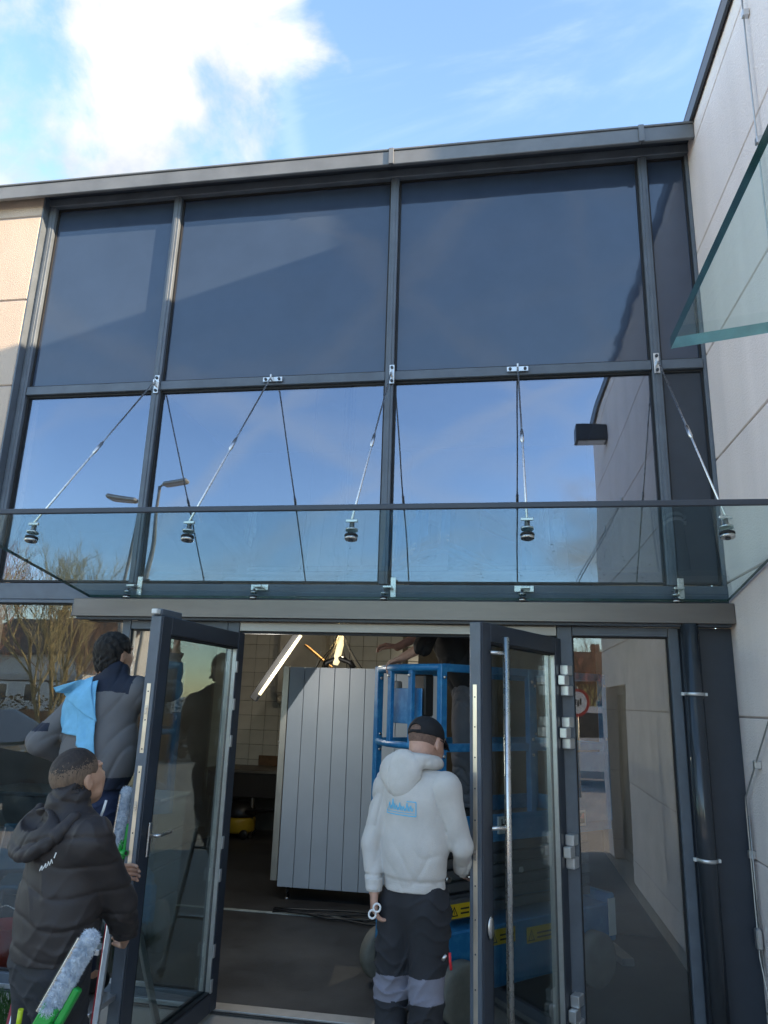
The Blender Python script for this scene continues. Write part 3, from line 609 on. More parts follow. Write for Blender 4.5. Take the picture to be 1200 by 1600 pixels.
def warn(x, z, w, h, y=-.0305):
    p = MB().box(x, x+w, y-.001, y+.0005, z, z+h).build('warning_label', LBL, lift)
    a = x+.04; MB().prism([(a-.03, z+.012), (a+.03, z+.012), (a, z+h-.012)], y-.0018, y-.0012).build('triangle', LBLK, p)
    MB().prism([(a-.019, z+.019), (a+.019, z+.019), (a, z+h-.026)], y-.0024, y-.0019).build('triangle', LBL, p)
    MB().box(a-.002, a+.002, y-.0030, y-.0025, z+.024, z+h*.58).build('mark', LBLK, p)
    for q in range(2): MB().box(a+.05, x+w-.012, y-.0018, y-.0012, z+.02+q*.025, z+.03+q*.025).build('mark', LBLK, p)
warn(.30, .36, .22, .085, -.0025); warn(.62, .33, .24, .09, -.0025); 
MB().box(.02, .30, .085, .110, .505, .62, .004).build('cover_plate', GREYM, lift); warn(.06, .515, .17, .08, .0835)
wl_ = MB().box(.235, .285, -.003, -.0005, .30, .40).build('white_label', LBLW, lift)
for q in range(5): MB().box(.242+q*.008, .246+q*.008, -.004, -.0032, .31, .39).build('mark', LBLK, wl_)
wl2 = MB().box(LL-.02, LL+.05, .0125, .0185, .26, .49).build('white_label', LBLW, lift)
lift.location = (-.315, .085, 0); lift.rotation_euler = (0, 0, math.atan2(.69, .72))
# steel profile and sheets on the floor behind the sidelight
tag(MB().bar((.86, 1.35, .03), (.70, 2.0, .03), .09, .05, .004).build('steel_profile', ALU), 'short bright metal profile lying on the floor behind the right sidelight', 'profile')
tag(box('floor_sheet', mat('cardboard_grey', (0.10, 0.095, 0.09), .8, 0, .2, 4), None, .85, 1.2, 2.1, 3.4, .002, .012), 'flat grey sheet lying on the floor along the right room wall', 'sheet')
# counter and chairs behind the left glazing
ct = thing('grey_counter', 'blue-grey counter with grooved front behind the left glazing', 'counter', (-3.2, 1.2, 0))
CTM = mat('counter_grey', (0.11, 0.15, 0.17), .45)
for k in range(4): MB().box(-4.15, -2.62, 1.0, 1.5, .24*k+.002, .24*(k+1)-.006, .006).build('drawer_front', CTM, ct)
MB().box(-4.18, -2.60, .97, 1.52, .957, .985, .005).build('counter_top', CTM, ct)
CHB = mat('chair_blue', (0.02, 0.10, 0.16), .5); CHR = mat('chair_frame', (0.25, 0.26, 0.27), .35, .9)
def chair(loc, rz, label):
    t = thing('stacking_chair', label, 'chair')
    MB().box(-.21, .21, -.2, .2, .43, .46, .012).build('seat', CHB, t); MB().box(-.21, .21, .19, .215, .56, .86, .01).build('backrest', CHB, t)
    for sx in (-1, 1):
        MB().tube([(sx*.22, -.2, 0), (sx*.22, -.18, .44)], .011, 8).build('leg', CHR, t); MB().tube([(sx*.22, .24, 0), (sx*.22, .19, .44), (sx*.20, .21, .84)], .011, 8).build('leg', CHR, t)
    t.location = loc; t.rotation_euler = (0, 0, rz); t['group'] = 'chairs behind the left glazing'
chair((-2.95, .55, 0), R(150), 'blue shell chair behind the left glazing, nearer the ladder'); chair((-3.35, .62, 0), R(205), 'blue shell chair behind the left glazing, farther from the ladder')
rb = thing('red_bucket', 'red bucket on the floor behind the left glazing', 'bucket', (-3.1, .22, 0))
MB().lathe([(.10, .0), (.105, .01), (.14, .26), (.147, .27)], 24, Matrix.Translation((-3.25, .25, .001))).build('shell', mat('red_plastic', (.35, .02, .02), .4), rb)
MB().tube([(-3.39, .25, .25), (-3.33, .22, .36), (-3.25, .21, .39), (-3.17, .22, .36), (-3.11, .25, .25)], .004, 6).build('handle', STEEL, rb)

# ================================================================== WHAT THE GLASS MIRRORS: STREET BEHIND THE VIEWER
BARK = mat('bark_lit', (0.24, 0.19, 0.09), .9, 0, .35, 12, .004, 60); TWIG = mat('twig', (0.22, 0.14, 0.10), .9, 0, .3)
def tree(name, label, loc, hgt, stems, seed, spread=.5, levels=4, tw=TWIG, group='bare trees across the street'):
    rg = random.Random(seed); t = thing(name, label, 'tree', loc, group)
    tr, br = MB(), MB(); L0 = Vector(loc)
    def grow(mb, p, d, ln, r, lev):
        n = 4; pts = [p]; rr = [r]
        for k in range(n):
            d = (d+Vector((rg.gauss(0, .10), rg.gauss(0, .10), rg.gauss(.05, .06)))).normalized(); p = p+d*ln/n; pts.append(p); rr.append(r*(1-.55*(k+1)/n))
        mb.tube(pts, rr, 7 if lev == 0 else (5 if lev == 1 else 3), caps=False)
        if lev >= levels: return
        for k in range({0: 8, 1: 6, 2: 5, 3: 4}.get(lev, 3)):
            u = rg.uniform(.30, 1.0); i = min(n-1, int(u*n)); q = pts[i].lerp(pts[i+1], u*n-i)
            a = rg.uniform(0, 2*math.pi); sd_ = Vector((math.cos(a), math.sin(a), rg.uniform(.1, .7)))
            nd = (d*.75+sd_*spread*1.1).normalized()
            grow(br, q, nd, ln*rg.uniform(.42, .62), max(.004, rr[i]*.55), lev+1)
    for k in range(stems):
        a = 2*math.pi*k/stems+rg.random(); o = Vector((math.cos(a), math.sin(a), 0))*.14*(stems > 1)
        grow(tr, L0+o, (Vector((0, 0, 1))+o*.5).normalized(), hgt*.72, .03*hgt**.5*1.5/(stems**.35), 0)
    tr.build('trunk', BARK, t); br.build('crown', tw, t)
PINKT = mat('twig_pink', (0.30, 0.16, 0.13), .9, 0, .3)
tree('bare_tree', 'bare many-stemmed tree mirrored in the left glazing beside the wiping man', (-11.5, -13, 0), 4.6, 3, 11, .42, 4, mat('twig_gold', (0.36, 0.30, 0.15), .9, 0, .3))
tree('bare_tree', 'bare reddish tree mirrored at the left picture edge', (-14.0, -13.5, 0), 5.0, 3, 5, .5, 4, PINKT)
tree('bare_tree', 'slim bare tree mirrored between the street lamps', (-14.6, -19, 0), 5.4, 3, 21)
tree('bare_tree', 'bare tree mirrored at the top of the right sidelight', (3.6, -27, 0), 4.4, 3, 33)
LAMPP = mat('galvanised', (0.42, 0.40, 0.34), .45, .6)
def street_lamp(x, y, h, hd, label):
    t = thing('street_lamp', label, 'street lamp', (x, y, 0), 'street lamps across the street')
    MB().tube([(x, y, 0), (x, y, 1.0), (x, y, 1.02), (x, y, h)], [.085, .085, .07, .045], 14).build('pole', LAMPP, t)
    MB().tube([(x, y, h-.03), (x+hd*.08, y, h+.03), (x+hd*.2, y, h+.05)], .03, 10).build('arm', LAMPP, t)
    b2 = MB().box(-.36, .36, -.14, .14, -.05, .06, .04, Matrix.Translation((x+hd*.48, y, h+.07)) @ Matrix.Rotation(-hd*R(6), 4, 'Y')).build('lamp_head', LAMPP, t)
    MB().box(-.28, .28, -.1, .1, -.058, -.051, 0, Matrix.Translation((x+hd*.48, y, h+.07)) @ Matrix.Rotation(-hd*R(6), 4, 'Y')).build('lens', WHITEP, b2)
street_lamp(-9.8, -13.0, 6.88, -1, 'street lamp mirrored in the left pane, its head turned left'); street_lamp(-9.2, -13.0, 7.32, 1, 'taller street lamp mirrored in the second pane, its head turned right')
def house(name, label, x0, x1, y0, y1, eave, ridge, wallm, roofm, cols, rows, along='x'):
    t = thing(name, label, 'house', ((x0+x1)/2, (y0+y1)/2, 0), 'houses across the street')
    MB().box(x0, x1, y0, y1, 0, eave).build('wall', wallm, t)
    ym = (y0+y1)/2; rf_ = MB().prism([(y0-.5, eave-.15), (ym, ridge), (y1+.5, eave-.15), (y1+.5, eave+.05), (ym, ridge+.22), (y0-.5, eave+.05)], x0-.4, x1+.4, 'x').build('roof', roofm, t)
    MB().prism([(y0, eave), (y1, eave), (ym, ridge-.02)], x0+.02, x0+.2, 'x').prism([(y0, eave), (y1, eave), (ym, ridge-.02)], x1-.2, x1-.02, 'x').build('gable', wallm, t)
    MB().box((x0*.7+x1*.3)-.35, (x0*.7+x1*.3)+.35, ym-.3, ym+.3, ridge-.3, ridge+.9, .02).build('chimney', roofm, rf_)
    for r_ in range(rows):
        for c in range(cols):
            xc = x0+(x1-x0)*(c+.5)/cols; zc_ = .9+r_*2.7
            if zc_+1.3 > eave: continue
            w = MB().box(xc-.6, xc+.6, y1-.02, y1+.05, zc_, zc_+1.3, .01).build('window', WHITEP, t); MB().box(xc-.52, xc+.52, y1+.052, y1+.06, zc_+.08, zc_+1.22).build('window_glass', G_FAR, w)
DARKR = mat('dark_roof', (0.075, 0.06, 0.05), .8, 0, .2, 3); ORR = mat('orange_roof', (0.40, 0.13, 0.06), .8, 0, .2, 3); PALEW = mat('pale_wall', (0.52, 0.52, 0.50), .9, 0, .08); YELW = mat('yellow_wall', (0.62, 0.42, 0.15), .9, 0, .08)
house('dark_roofed_house', 'pale house with broad dark roof mirrored behind the bare tree', -41, -29, -58, -46, 4.6, 7.6, PALEW, DARKR, 5, 2)
house('orange_roofed_house', 'yellow house with orange roof mirrored in the right sidelight', 4, 16, -64, -52, 3.7, 6.2, YELW, ORR, 5, 1)
house('grey_house', 'long grey house mirrored behind the street lamps', -24, -9, -66, -55, 3.4, 5.6, PALEW, DARKR, 6, 1)
# hedge and board fence along the street
fg = thing('board_fence', 'low brown board fence mirrored left of the wiping man', 'fence', (-13, -14.5, 0))
FB = mat('fence_board', (0.22, 0.12, 0.06), .8, 0, .3, 5)
for k in range(46): MB().box(-18+k*.2, -18+k*.2+.185, -14.62, -14.59, .05, 1.22+.02*math.sin(k*1.7), .004).build('board', FB, fg)
for k in range(4): MB().box(-18+k*3, -17.9+k*3, -14.72, -14.625, 0, 1.2).build('post', FB, fg)
hd = thing('clipped_hedge', 'low clipped winter hedge mirrored above the board fence', 'hedge', (-13, -15.2, 0))
rg = random.Random(9); s = MB()
for k in range(5000):
    p = V(rg.uniform(-19, -6), -15.2+rg.gauss(0, .28), rg.uniform(.05, 1.62)); d = V(rg.gauss(0, 1), rg.gauss(0, 1), rg.gauss(0, 1)).normalized()*.06; e = d.orthogonal().normalized()*.035
    vs = [s.bm.verts.new(p+q) for q in (d, e, -d, -e)]; s.bm.faces.new(vs)
s.build('foliage', mat('hedge_leaf', (0.13, 0.10, 0.03), .8, 0, .5, 2), hd)
cpv = thing('flat_carport', 'white flat roofed carport mirrored at the left picture edge', 'carport', (-16, -17, 0))
MB().box(-21, -13.2, -21, -17, 2.05, 2.30, .02).build('roof', PALEW, cpv)
for x in (-20.8, -17, -13.4): MB().box(x-.06, x+.06, -17.2, -17.08, 0, 2.049).build('post', LAMPP, cpv)
# white van and no parking sign
VY = 2.0
vn = thing('parked_van', 'white compact van mirrored in the right sidelight', 'van', (2.8, -14, 0))
VW = mat('van_white', (0.72, 0.72, 0.72), .25, 0, .03, coat=.5)
MB().prism([(.4, .32), (.38, .9), (.62, 1.0), (1.25, 1.66), (1.7, 1.76), (4.55, 1.76), (4.66, 1.6), (4.70, .32)], -14.9, -13.1, 'y').build('body', VW, vn)
for y in (-13.098, -14.908):
    w = MB().prism([(1.28, 1.1), (1.62, 1.62), (2.5, 1.62), (2.5, 1.1)], y, y+.006).build('window', G_FAR, vn); MB().prism([(2.62, 1.1), (2.62, 1.62), (4.3, 1.62), (4.3, 1.1)], y, y+.006).build('window', G_FAR, vn)
    MB().box(2.54, 2.56, y, y+.004, .4, 1.7).build('door_gap', RUBBER, vn)
for x in (1.15, 3.9):
    for y in (-13.12, -14.88):
        w = MB().lathe([(.18, -.09), (.30, -.085), (.31, 0), (.30, .085), (.18, .09)], 24, Matrix.Translation((x, y, .31)) @ Matrix.Rotation(R(90), 4, 'X')).build('wheel', RUBBER, vn)
        MB().lathe([(.19, -.094), (.06, -.10), (0, -.10)], 18, Matrix.Translation((x, y, .31)) @ Matrix.Rotation(R(90 if y > -14 else -90), 4, 'X') @ Matrix.Scale(-1, 4, (0, 0, 1))).build('rim', ALU, w)
sg = thing('no_parking_sign', 'round red ringed traffic sign on a post mirrored in the right sidelight', 'sign', (1.50, -11.2, 0))
MB().tube([(1.50, -11.25, 0), (1.50, -11.25, 2.2)], .03, 10).build('post', LAMPP, sg)
T = Matrix.Translation((1.50, -11.20, 1.85)) @ Matrix.Rotation(R(-90), 4, 'X')
p = MB().lathe([(.30, 0), (.30, .008)], 32, T).build('plate', mat('sign_red', (.45, .03, .03), .4), sg)
MB().lathe([(.235, .0085), (.235, .0105)], 32, T).build('face', LBLW, p)
for k in range(4): MB().box(1.38+k*.06, 1.42+k*.06, -11.188, -11.1865, 1.76+.03*(k % 2), 1.93-.02*(k % 3)).build('mark', LBLK, p)

# ================================================================== PEOPLE (signed-distance bodies, polygonised with surface nets)
class Sdf:
    def __init__(s, lo, hi, h):
        s.lo = np.array(lo, np.float32); s.h = h
        s.n = np.ceil((np.array(hi)-np.array(lo))/h).astype(int)+1
        s.ax = [s.lo[i]+h*np.arange(s.n[i], dtype=np.float32) for i in range(3)]
        s.D = np.full(tuple(s.n), 0.2, np.float32)
    def _sl(s, lo, hi):
        a = np.clip(np.floor((np.array(lo)-s.lo)/s.h).astype(int), 0, s.n); b = np.clip(np.ceil((np.array(hi)-s.lo)/s.h).astype(int)+1, 0, s.n)
        sl = tuple(slice(a[i], b[i]) for i in range(3))
        return sl, np.meshgrid(*[s.ax[i][sl[i]] for i in range(3)], indexing='ij', sparse=True)
    def _put(s, sl, d, k, sub=False):
        D = s.D[sl]
        if D.size == 0: return
        if sub: s.D[sl] = np.maximum(D, -d); return
        if k > 0:
            hh = np.clip(.5+.5*(D-d)/k, 0, 1); s.D[sl] = D*(1-hh)+d*hh-k*hh*(1-hh)
        else: s.D[sl] = np.minimum(D, d)
    def rc(s, a, b, ra, rb, k=.02, n=None, fl=1.0, sub=False):
        a, b = np.array(a, float), np.array(b, float); m = max(ra, rb)*max(1, fl)+k+.04
        sl, (X, Y, Z) = s._sl(np.minimum(a, b)-m, np.maximum(a, b)+m)
        d = b-a; q = max(d@d, 1e-9)
        t = np.clip(((X-a[0])*d[0]+(Y-a[1])*d[1]+(Z-a[2])*d[2])/q, 0, 1)
        px, py, pz = X-a[0]-t*d[0], Y-a[1]-t*d[1], Z-a[2]-t*d[2]
        r2 = px*px+py*py+pz*pz
        if n is not None:
            n = np.array(n, float); n = n/np.linalg.norm(n); c = px*n[0]+py*n[1]+pz*n[2]; r2 = r2+c*c*(1/fl**2-1)
        s._put(sl, np.sqrt(r2)-(ra+(rb-ra)*t), k, sub); return s
    def el(s, c, rad, k=.02, axes=None, sub=False):
        c = np.array(c, float); m = max(rad)+k+.04; sl, (X, Y, Z) = s._sl(c-m, c+m)
        A = np.eye(3) if axes is None else np.array(axes, float)
        P = [(X-c[0])*A[i][0]+(Y-c[1])*A[i][1]+(Z-c[2])*A[i][2] for i in range(3)]
        q = np.sqrt(sum((P[i]/rad[i])**2 for i in range(3))); q2 = np.sqrt(sum((P[i]/rad[i]**2)**2 for i in range(3)))+1e-6
        s._put(sl, q*(q-1)/q2, k, sub); return s
    def cut(s, p, n):
        X, Y, Z = np.meshgrid(*s.ax, indexing='ij', sparse=True); n = np.array(n, float); n = n/np.linalg.norm(n)
        s.D = np.maximum(s.D, (X-p[0])*n[0]+(Y-p[1])*n[1]+(Z-p[2])*n[2]).astype(np.float32); return s
    def disp(s, fn):
        idx = np.nonzero(np.abs(s.D) < .03); X, Y, Z = (s.ax[i][idx[i]] for i in range(3)); s.D[idx] += fn(X, Y, Z).astype(np.float32); return s
    def mesh(s, name):
        D = s.D; h = s.h; S = D < 0
        c = sum(S[i:D.shape[0]-1+i, j:D.shape[1]-1+j, k:D.shape[2]-1+k].astype(np.int8) for i in (0, 1) for j in (0, 1) for k in (0, 1))
        act = (c > 0) & (c < 8); cells = np.argwhere(act); idx = np.full(act.shape, -1, np.int64); idx[act] = np.arange(len(cells))
        pos = np.zeros((len(cells), 3)); cnt = np.zeros(len(cells)); off = [(i, j, k) for i in (0, 1) for j in (0, 1) for k in (0, 1)]
        for a in off:
            for ax in range(3):
                if a[ax]: continue
                b = list(a); b[ax] = 1
                da = D[tuple((cells+a).T)]; db = D[tuple((cells+b).T)]; m = (da < 0) != (db < 0); t = np.where(m, da/np.where(m, da-db, 1), 0)
                p = np.array(a, float)+t[:, None]*(np.array(b)-np.array(a)); pos += p*m[:, None]; cnt += m
        pos = s.lo+(cells+pos/cnt[:, None])*h
        quads = []
        for ax in range(3):
            u, v = (ax+1) % 3, (ax+2) % 3
            s0 = [slice(1, -1)]*3; s0[ax] = slice(0, -1); s1 = list(s0); s1[ax] = slice(1, None)
            A_, B_ = S[tuple(s0)], S[tuple(s1)]; e = np.argwhere(A_ != B_)
            if not len(e): continue
            fl = A_[tuple(e.T)]; e = e.copy()
            for q in (u, v): e[:, q] += 1
            def cid(du, dv):
                g = e.copy(); g[:, u] += du; g[:, v] += dv; return idx[tuple(g.T)]
            Q = np.stack([cid(-1, -1), cid(0, -1), cid(0, 0), cid(-1, 0)], 1); Q[~fl] = Q[~fl][:, ::-1]; quads.append(Q)
        Q = np.concatenate(quads); Q = Q[(Q >= 0).all(1)]
        me = bpy.data.meshes.new(name); me.from_pydata(pos.tolist(), [], Q.tolist())
        me.polygons.foreach_set('use_smooth', [True]*len(me.polygons)); me.update(); return me
def sdf_obj(sd_, name, mats, parent=None, matfn=None, kind=None):
    me = sd_.mesh(name)
    for m in (mats if isinstance(mats, (list, tuple)) else [mats]): me.materials.append(m)
    if matfn:
        c = np.empty(len(me.polygons)*3); me.polygons.foreach_get('center', c); c = c.reshape(-1, 3)
        me.polygons.foreach_set('material_index', matfn(c[:, 0], c[:, 1], c[:, 2]).astype(int).tolist())
    return link(name, me, parent)
def nrm(v): v = np.array(v, float); return v/np.linalg.norm(v)
def crease(seed, amp, f=14.0, zs=2.2, pw=3, slope=0.0):
    """cloth folds: narrow valleys running mostly across the garment, wandering"""
    rg = np.random.default_rng(seed); ph = rg.uniform(0, 6, 12)
    f = f*2.2 if f < 30 else f
    def fn(X, Y, Z):
        w = 1.3*np.sin(X*f*.55+ph[0]+.8*np.sin(Y*f*.4+ph[1]))+1.1*np.sin(Y*f*.6+Z*f*.25+ph[2])+.5*np.sin(X*f*1.3-Z*f*.4+ph[9])
        a = 1-np.abs(np.sin(Z*f*zs*.5+slope*X*f+w+ph[3])); b = 1-np.abs(np.sin(Z*f*.55-X*f*.8+w*.8+ph[4]))
        m1 = .5+.5*np.sin(X*f*.35+Z*f*.3+ph[5]); m2 = .5+.5*np.sin(Y*f*.4-Z*f*.33+ph[6])
        return amp*(a**pw*m1+.8*b**pw*m2+.25*np.sin(X*f*.7+ph[7])*np.sin(Z*f*.6+ph[8]))
    return fn
SKIN = mat('skin', (0.52, 0.30, 0.22), .5, 0, .10, 40, .0006, 400); SKIN2 = mat('skin_tan', (0.47, 0.27, 0.18), .5, 0, .10, 40, .0006, 400)
def hand(sd_, wr, d, n, side, curl=.5, k=.006, sc=1.0):
    """palm from the wrist along d, palm facing n, thumb towards side"""
    wr = np.array(wr, float); d = nrm(d); n = nrm(np.array(n)-d*np.dot(n, d)); s_ = nrm(side-d*np.dot(side, d)-n*np.dot(side, n))
    pe = wr+d*.085*sc
    for q in (-.028, -.010, .010, .027): sd_.rc(wr+s_*q*.7*sc+d*.01, pe+s_*q*sc, .016*sc, .0125*sc, .012)
    for i, (q, L_) in enumerate(((.030, .92), (.010, 1.0), (-.011, .95), (-.030, .76))):
        p = pe+s_*q*sc; ang = .15; 
        for j, l in enumerate((.044, .028, .022)):
            ang += curl*(.75 if j == 0 else 1.0)
            e = p+(d*math.cos(ang)+n*math.sin(ang))*l*L_*sc; sd_.rc(p, e, (.0098-.0008*j)*sc, (.0090-.0009*j)*sc, k*.6); p = e
    p = wr+d*.02*sc+s_*.022*sc; dd = nrm(d*.6+s_*.7+n*.35)
    for j, l in enumerate((.042, .032, .024)):
        e = p+dd*l*sc; sd_.rc(p, e, (.0135-.0017*j)*sc, (.0118-.0017*j)*sc, .006); p = e; dd = nrm(dd+d*.35+n*.35*curl)
def head(sd_, c, f, up, neck):
    f = nrm(f); up = nrm(np.array(up)-f*np.dot(up, f)); r_ = np.cross(f, up); c = np.array(c, float); A = (r_, f, up)
    P = lambda a, b, z: c+r_*a+f*b+up*z
    sd_.el(P(0, -.012, .028), (.076, .097, .090), .02, A); sd_.rc(P(0, .045, -.03), P(0, .055, -.085), .058, .036, .03)
    sd_.rc(P(0, .03, -.02), P(0, .03, -.06), .062, .05, .03)
    sd_.rc(P(0, .088, .012), P(0, .108, -.022), .009, .014, .012)      # nose
    for q in (-1, 1):
        sd_.el(P(q*.031, .094, .015), (.016, .012, .009), 0, A, sub=True); sd_.el(P(q*.031, .080, .015), (.0125,)*3, .002, A)
        sd_.rc(P(q*.012, .094, .034), P(q*.048, .082, .034), .008, .007, .010)    # brow
        sd_.el(P(q*.078, -.004, -.008), (.009, .019, .033), .006, nrm(r_+f*-.35*q)*0+np.array(A)); sd_.el(P(q*.088, .002, -.006), (.006, .009, .017), .003, A, sub=True)
        sd_.rc(P(q*.03, .075, -.03), P(q*.04, .05, -.07), .02, .02, .02)
    sd_.rc(P(-.02, .090, -.055), P(.02, .090, -.055), .007, .007, .008)     # lips
    sd_.rc(P(0, -.035, -.05), neck, .055, .062, .03)
    return P, A
def body_core(sd_, J, f):
    n = f
    sd_.rc(J['pelvis'], J['chest'], .135, .15, .03, n, .62); sd_.rc(J['chest'], J['neck'], .14, .055, .04, n, .7)
    for q in 'LR':
        sd_.rc(J['sh'+q], J['el'+q], .046, .038, .03); sd_.rc(J['el'+q], J['wr'+q], .038, .027, .015)
        sd_.rc(J['hip'+q], J['kn'+q], .075, .052, .03); sd_.rc(J['kn'+q], J['an'+q], .050, .036, .02)
        sd_.rc(J['an'+q], np.array(J['an'+q])+f*.15+np.array((0, 0, -.05)), .036, .028, .02)
        sd_.rc(J['chest'], J['sh'+q], .08, .055, .04)
def bounds(J, pad=.16):
    a = np.array([np.array(v, float) for v in J.values()]); return a.min(0)-pad, a.max(0)+pad
def shoes(J, f, m, par, zf):
    for q in 'LR':
        a = np.array(J['an'+q], float); g = nrm(np.array((f[0], f[1], 0))); s_ = np.array((-g[1], g[0], 0)); z0 = zf
        sd_ = Sdf(a-.26, a+.30, .006); sd_.rc((a[0]-g[0]*.05, a[1]-g[1]*.05, z0+.042), (a[0]+g[0]*.14, a[1]+g[1]*.14, z0+.036), .045, .043, .02); sd_.rc(a, (a[0]-g[0]*.02, a[1]-g[1]*.02, z0+.05), .048, .046, .03)
        sd_.cut((0, 0, z0+.001), (0, 0, -1)); sdf_obj(sd_, 'shoe', m, par)
def trousers(J, f, mats, par, seed, waist, hem, matfn=None, amp=.010, rad=(.105, .082, .070), k_=.02, top_r=.165):
    lo, hi = bounds({k: v for k, v in J.items() if k[:2] in ('hi', 'kn', 'an', 'pe')}, .2)
    lo[2] = hem-.03; hi[2] = waist+.05; sd_ = Sdf(lo, hi, .0065)
    sd_.rc(np.array(J['pelvis'])-np.array((0, 0, .02)), np.array(J['pelvis'])+np.array((0, 0, .14)), top_r, top_r-.01, .03, f, .70)
    for q in 'LR':
        sd_.rc(J['hip'+q], J['kn'+q], rad[0], rad[1], .035); sd_.rc(J['kn'+q], J['an'+q], rad[1], rad[2], .02)
    sd_.disp(crease(seed, amp, 15, 2.6)); sd_.cut((0, 0, waist), (0, 0, 1)); sd_.cut((0, 0, hem), (0, 0, -1))
    return sdf_obj(sd_, 'trousers', mats, par, matfn)
def person_mesh(name, label, J, f, hc, hf, hup, skin, hands):
    lo, hi = bounds(J, .17); hi[2] = max(hi[2], hc[2]+.16); sd_ = Sdf(lo, hi, .0058)
    body_core(sd_, J, f); P, A = head(sd_, hc, hf, hup, J['neck'])
    for a in hands: hand(sd_, *a)
    o = sdf_obj(sd_, name, skin); tag(o, label, 'person'); return o, P, A

# ---------------------------------------------------------------- man in the grey hoodie, at the right leaf
f = nrm((.45, .89, 0))
J = dict(pelvis=(-.41, -.96, .92), chest=(-.41, -.97, 1.27), neck=(-.395, -.955, 1.44), shL=(-.555, -.905, 1.375), elL=(-.620, -.93, 1.115), wrL=(-.596, -.985, .925),
         shR=(-.265, -1.035, 1.385), elR=(-.190, -1.015, 1.135), wrR=(-.195, -.885, 1.02), hipL=(-.488, -.925, .86), knL=(-.508, -.94, .50), anL=(-.512, -.99, .09),
         hipR=(-.335, -.995, .86), knR=(-.345, -1.0, .50), anR=(-.350, -1.06, .09))
J = {k: np.array(v) for k, v in J.items()}
hc = np.array((-.372, -.895, 1.575)); hf = nrm((.50, .80, -.33)); hup = (0.10, .25, 1)
man, P, A = person_mesh('person', 'man seen from behind in pale grey hoodie and black cap holding the right door leaf', J, f, hc, hf, hup, SKIN,
    [(J['wrL'], (.04, -.05, -1), (.9, .3, 0), np.array((.3, .9, 0)), .55), (J['wrR'], (.2, .95, -.30), (.9, -.2, -.3), np.array((0, .2, 1)), .6)])
HOOD = mat('grey_fleece', (0.55, 0.525, 0.49), .95, 0, .09, 7.0, .002, 260)
lo, hi = bounds({k: v for k, v in J.items() if k[:2] in ('pe', 'ch', 'ne', 'sh', 'el', 'wr')}, .2); sd_ = Sdf(lo, hi, .0058)
sd_.rc((-.41, -.96, .95), (-.41, -.965, 1.10), .160, .164, .02, f, .74); sd_.rc((-.41, -.965, 1.10), (-.405, -.97, 1.31), .164, .170, .04, f, .66); sd_.rc((-.405, -.97, 1.32), J['neck']-np.array((0, 0, .01)), .15, .068, .04, f, .7)
for q in 'LR':
    sd_.rc((-.405, -.97, 1.345), J['sh'+q], .095, .068, .04); sd_.rc(J['sh'+q], J['el'+q], .067, .053, .030); sd_.rc(J['el'+q], J['wr'+q], .053, .043, .015)
bump_f = crease(3, .010, 12, 1.8, 2.2, .7)
def armfold(X, Y, Z):
    m = np.clip((np.abs(X+.41)-.15)/.06, 0, 1)+np.clip((1.16-Z)/.1, 0, 1)*.9
    return bump_f(X, Y, Z)*(.12+.95*np.clip(m, 0, 1))
sd_.disp(armfold)
_rg = np.array((f[1], -f[0], 0))
def seams(X, Y, Z):
    u = (X+.405)*_rg[0]+(Y+.97)*_rg[1]; d_ = np.abs(np.abs(u)-(.150+.10*np.clip(1.40-Z, 0, .3)*.0+.02*np.clip((1.30-Z)/.1, -1, 1)))
    return .006*np.exp(-(d_/.004)**2)*(Z > 1.19)
sd_.disp(seams)
sd_.disp(lambda X, Y, Z: .007*np.exp(-((Z-.988)/.006)**2)+np.where((Z < .985) & (np.abs(X+.41) < .165), .006, 0))
sd_.cut((0, 0, .925), (0, 0, -1)); sd_.cut(J['wrL']+np.array((0, 0, .0)), (.04, -.05, -1)); 
hoodie = sdf_obj(sd_, 'hoodie', HOOD, man)
# hood lying on the shoulders
sd_ = Sdf((-.64, -1.20, 1.27), (-.18, -.80, 1.62), .005)
b_ = -f; rgt = np.array((f[1], -f[0], 0)); nb = J['neck']
for q in range(13):
    a = math.pi*(q/12)*1.25-.40; p1 = nb+rgt*.088*math.cos(a)+b_*.085*math.sin(a)+np.array((0, 0, .050+.012*math.sin(a)))
    if q: sd_.rc(p0, p1, .030, .030, .015)
    p0 = p1
sd_.el(nb+b_*.100+rgt*(-.045)+np.array((0, 0, .005)), (.118, .050, .088), .03, (rgt, b_, (0, 0, 1))); sd_.el(nb+b_*.108-rgt*.035+np.array((0, 0, -.055)), (.075, .036, .06), .03, (rgt, b_, (0, 0, 1)))
sd_.rc(nb+b_*.07-rgt*.10+np.array((0, 0, .05)), nb+b_*.10-rgt*.03+np.array((0, 0, .075)), .035, .035, .03)
sd_.el(nb+np.array((0, 0, .10)), (.066, .064, .09), 0, (rgt, b_, (0, 0, 1)), sub=True)
def seam(X, Y, Z):
    u = (X-nb[0]+.045*rgt[0])*rgt[0]+(Y-nb[1])*rgt[1]
    return .005*np.exp(-((u+.045)/.0035)**2)
sd_.disp(lambda X, Y, Z: crease(8, .004, 16, 1.6)(X, Y, Z)+seam(X, Y, Z)); sdf_obj(sd_, 'hood', HOOD, man)
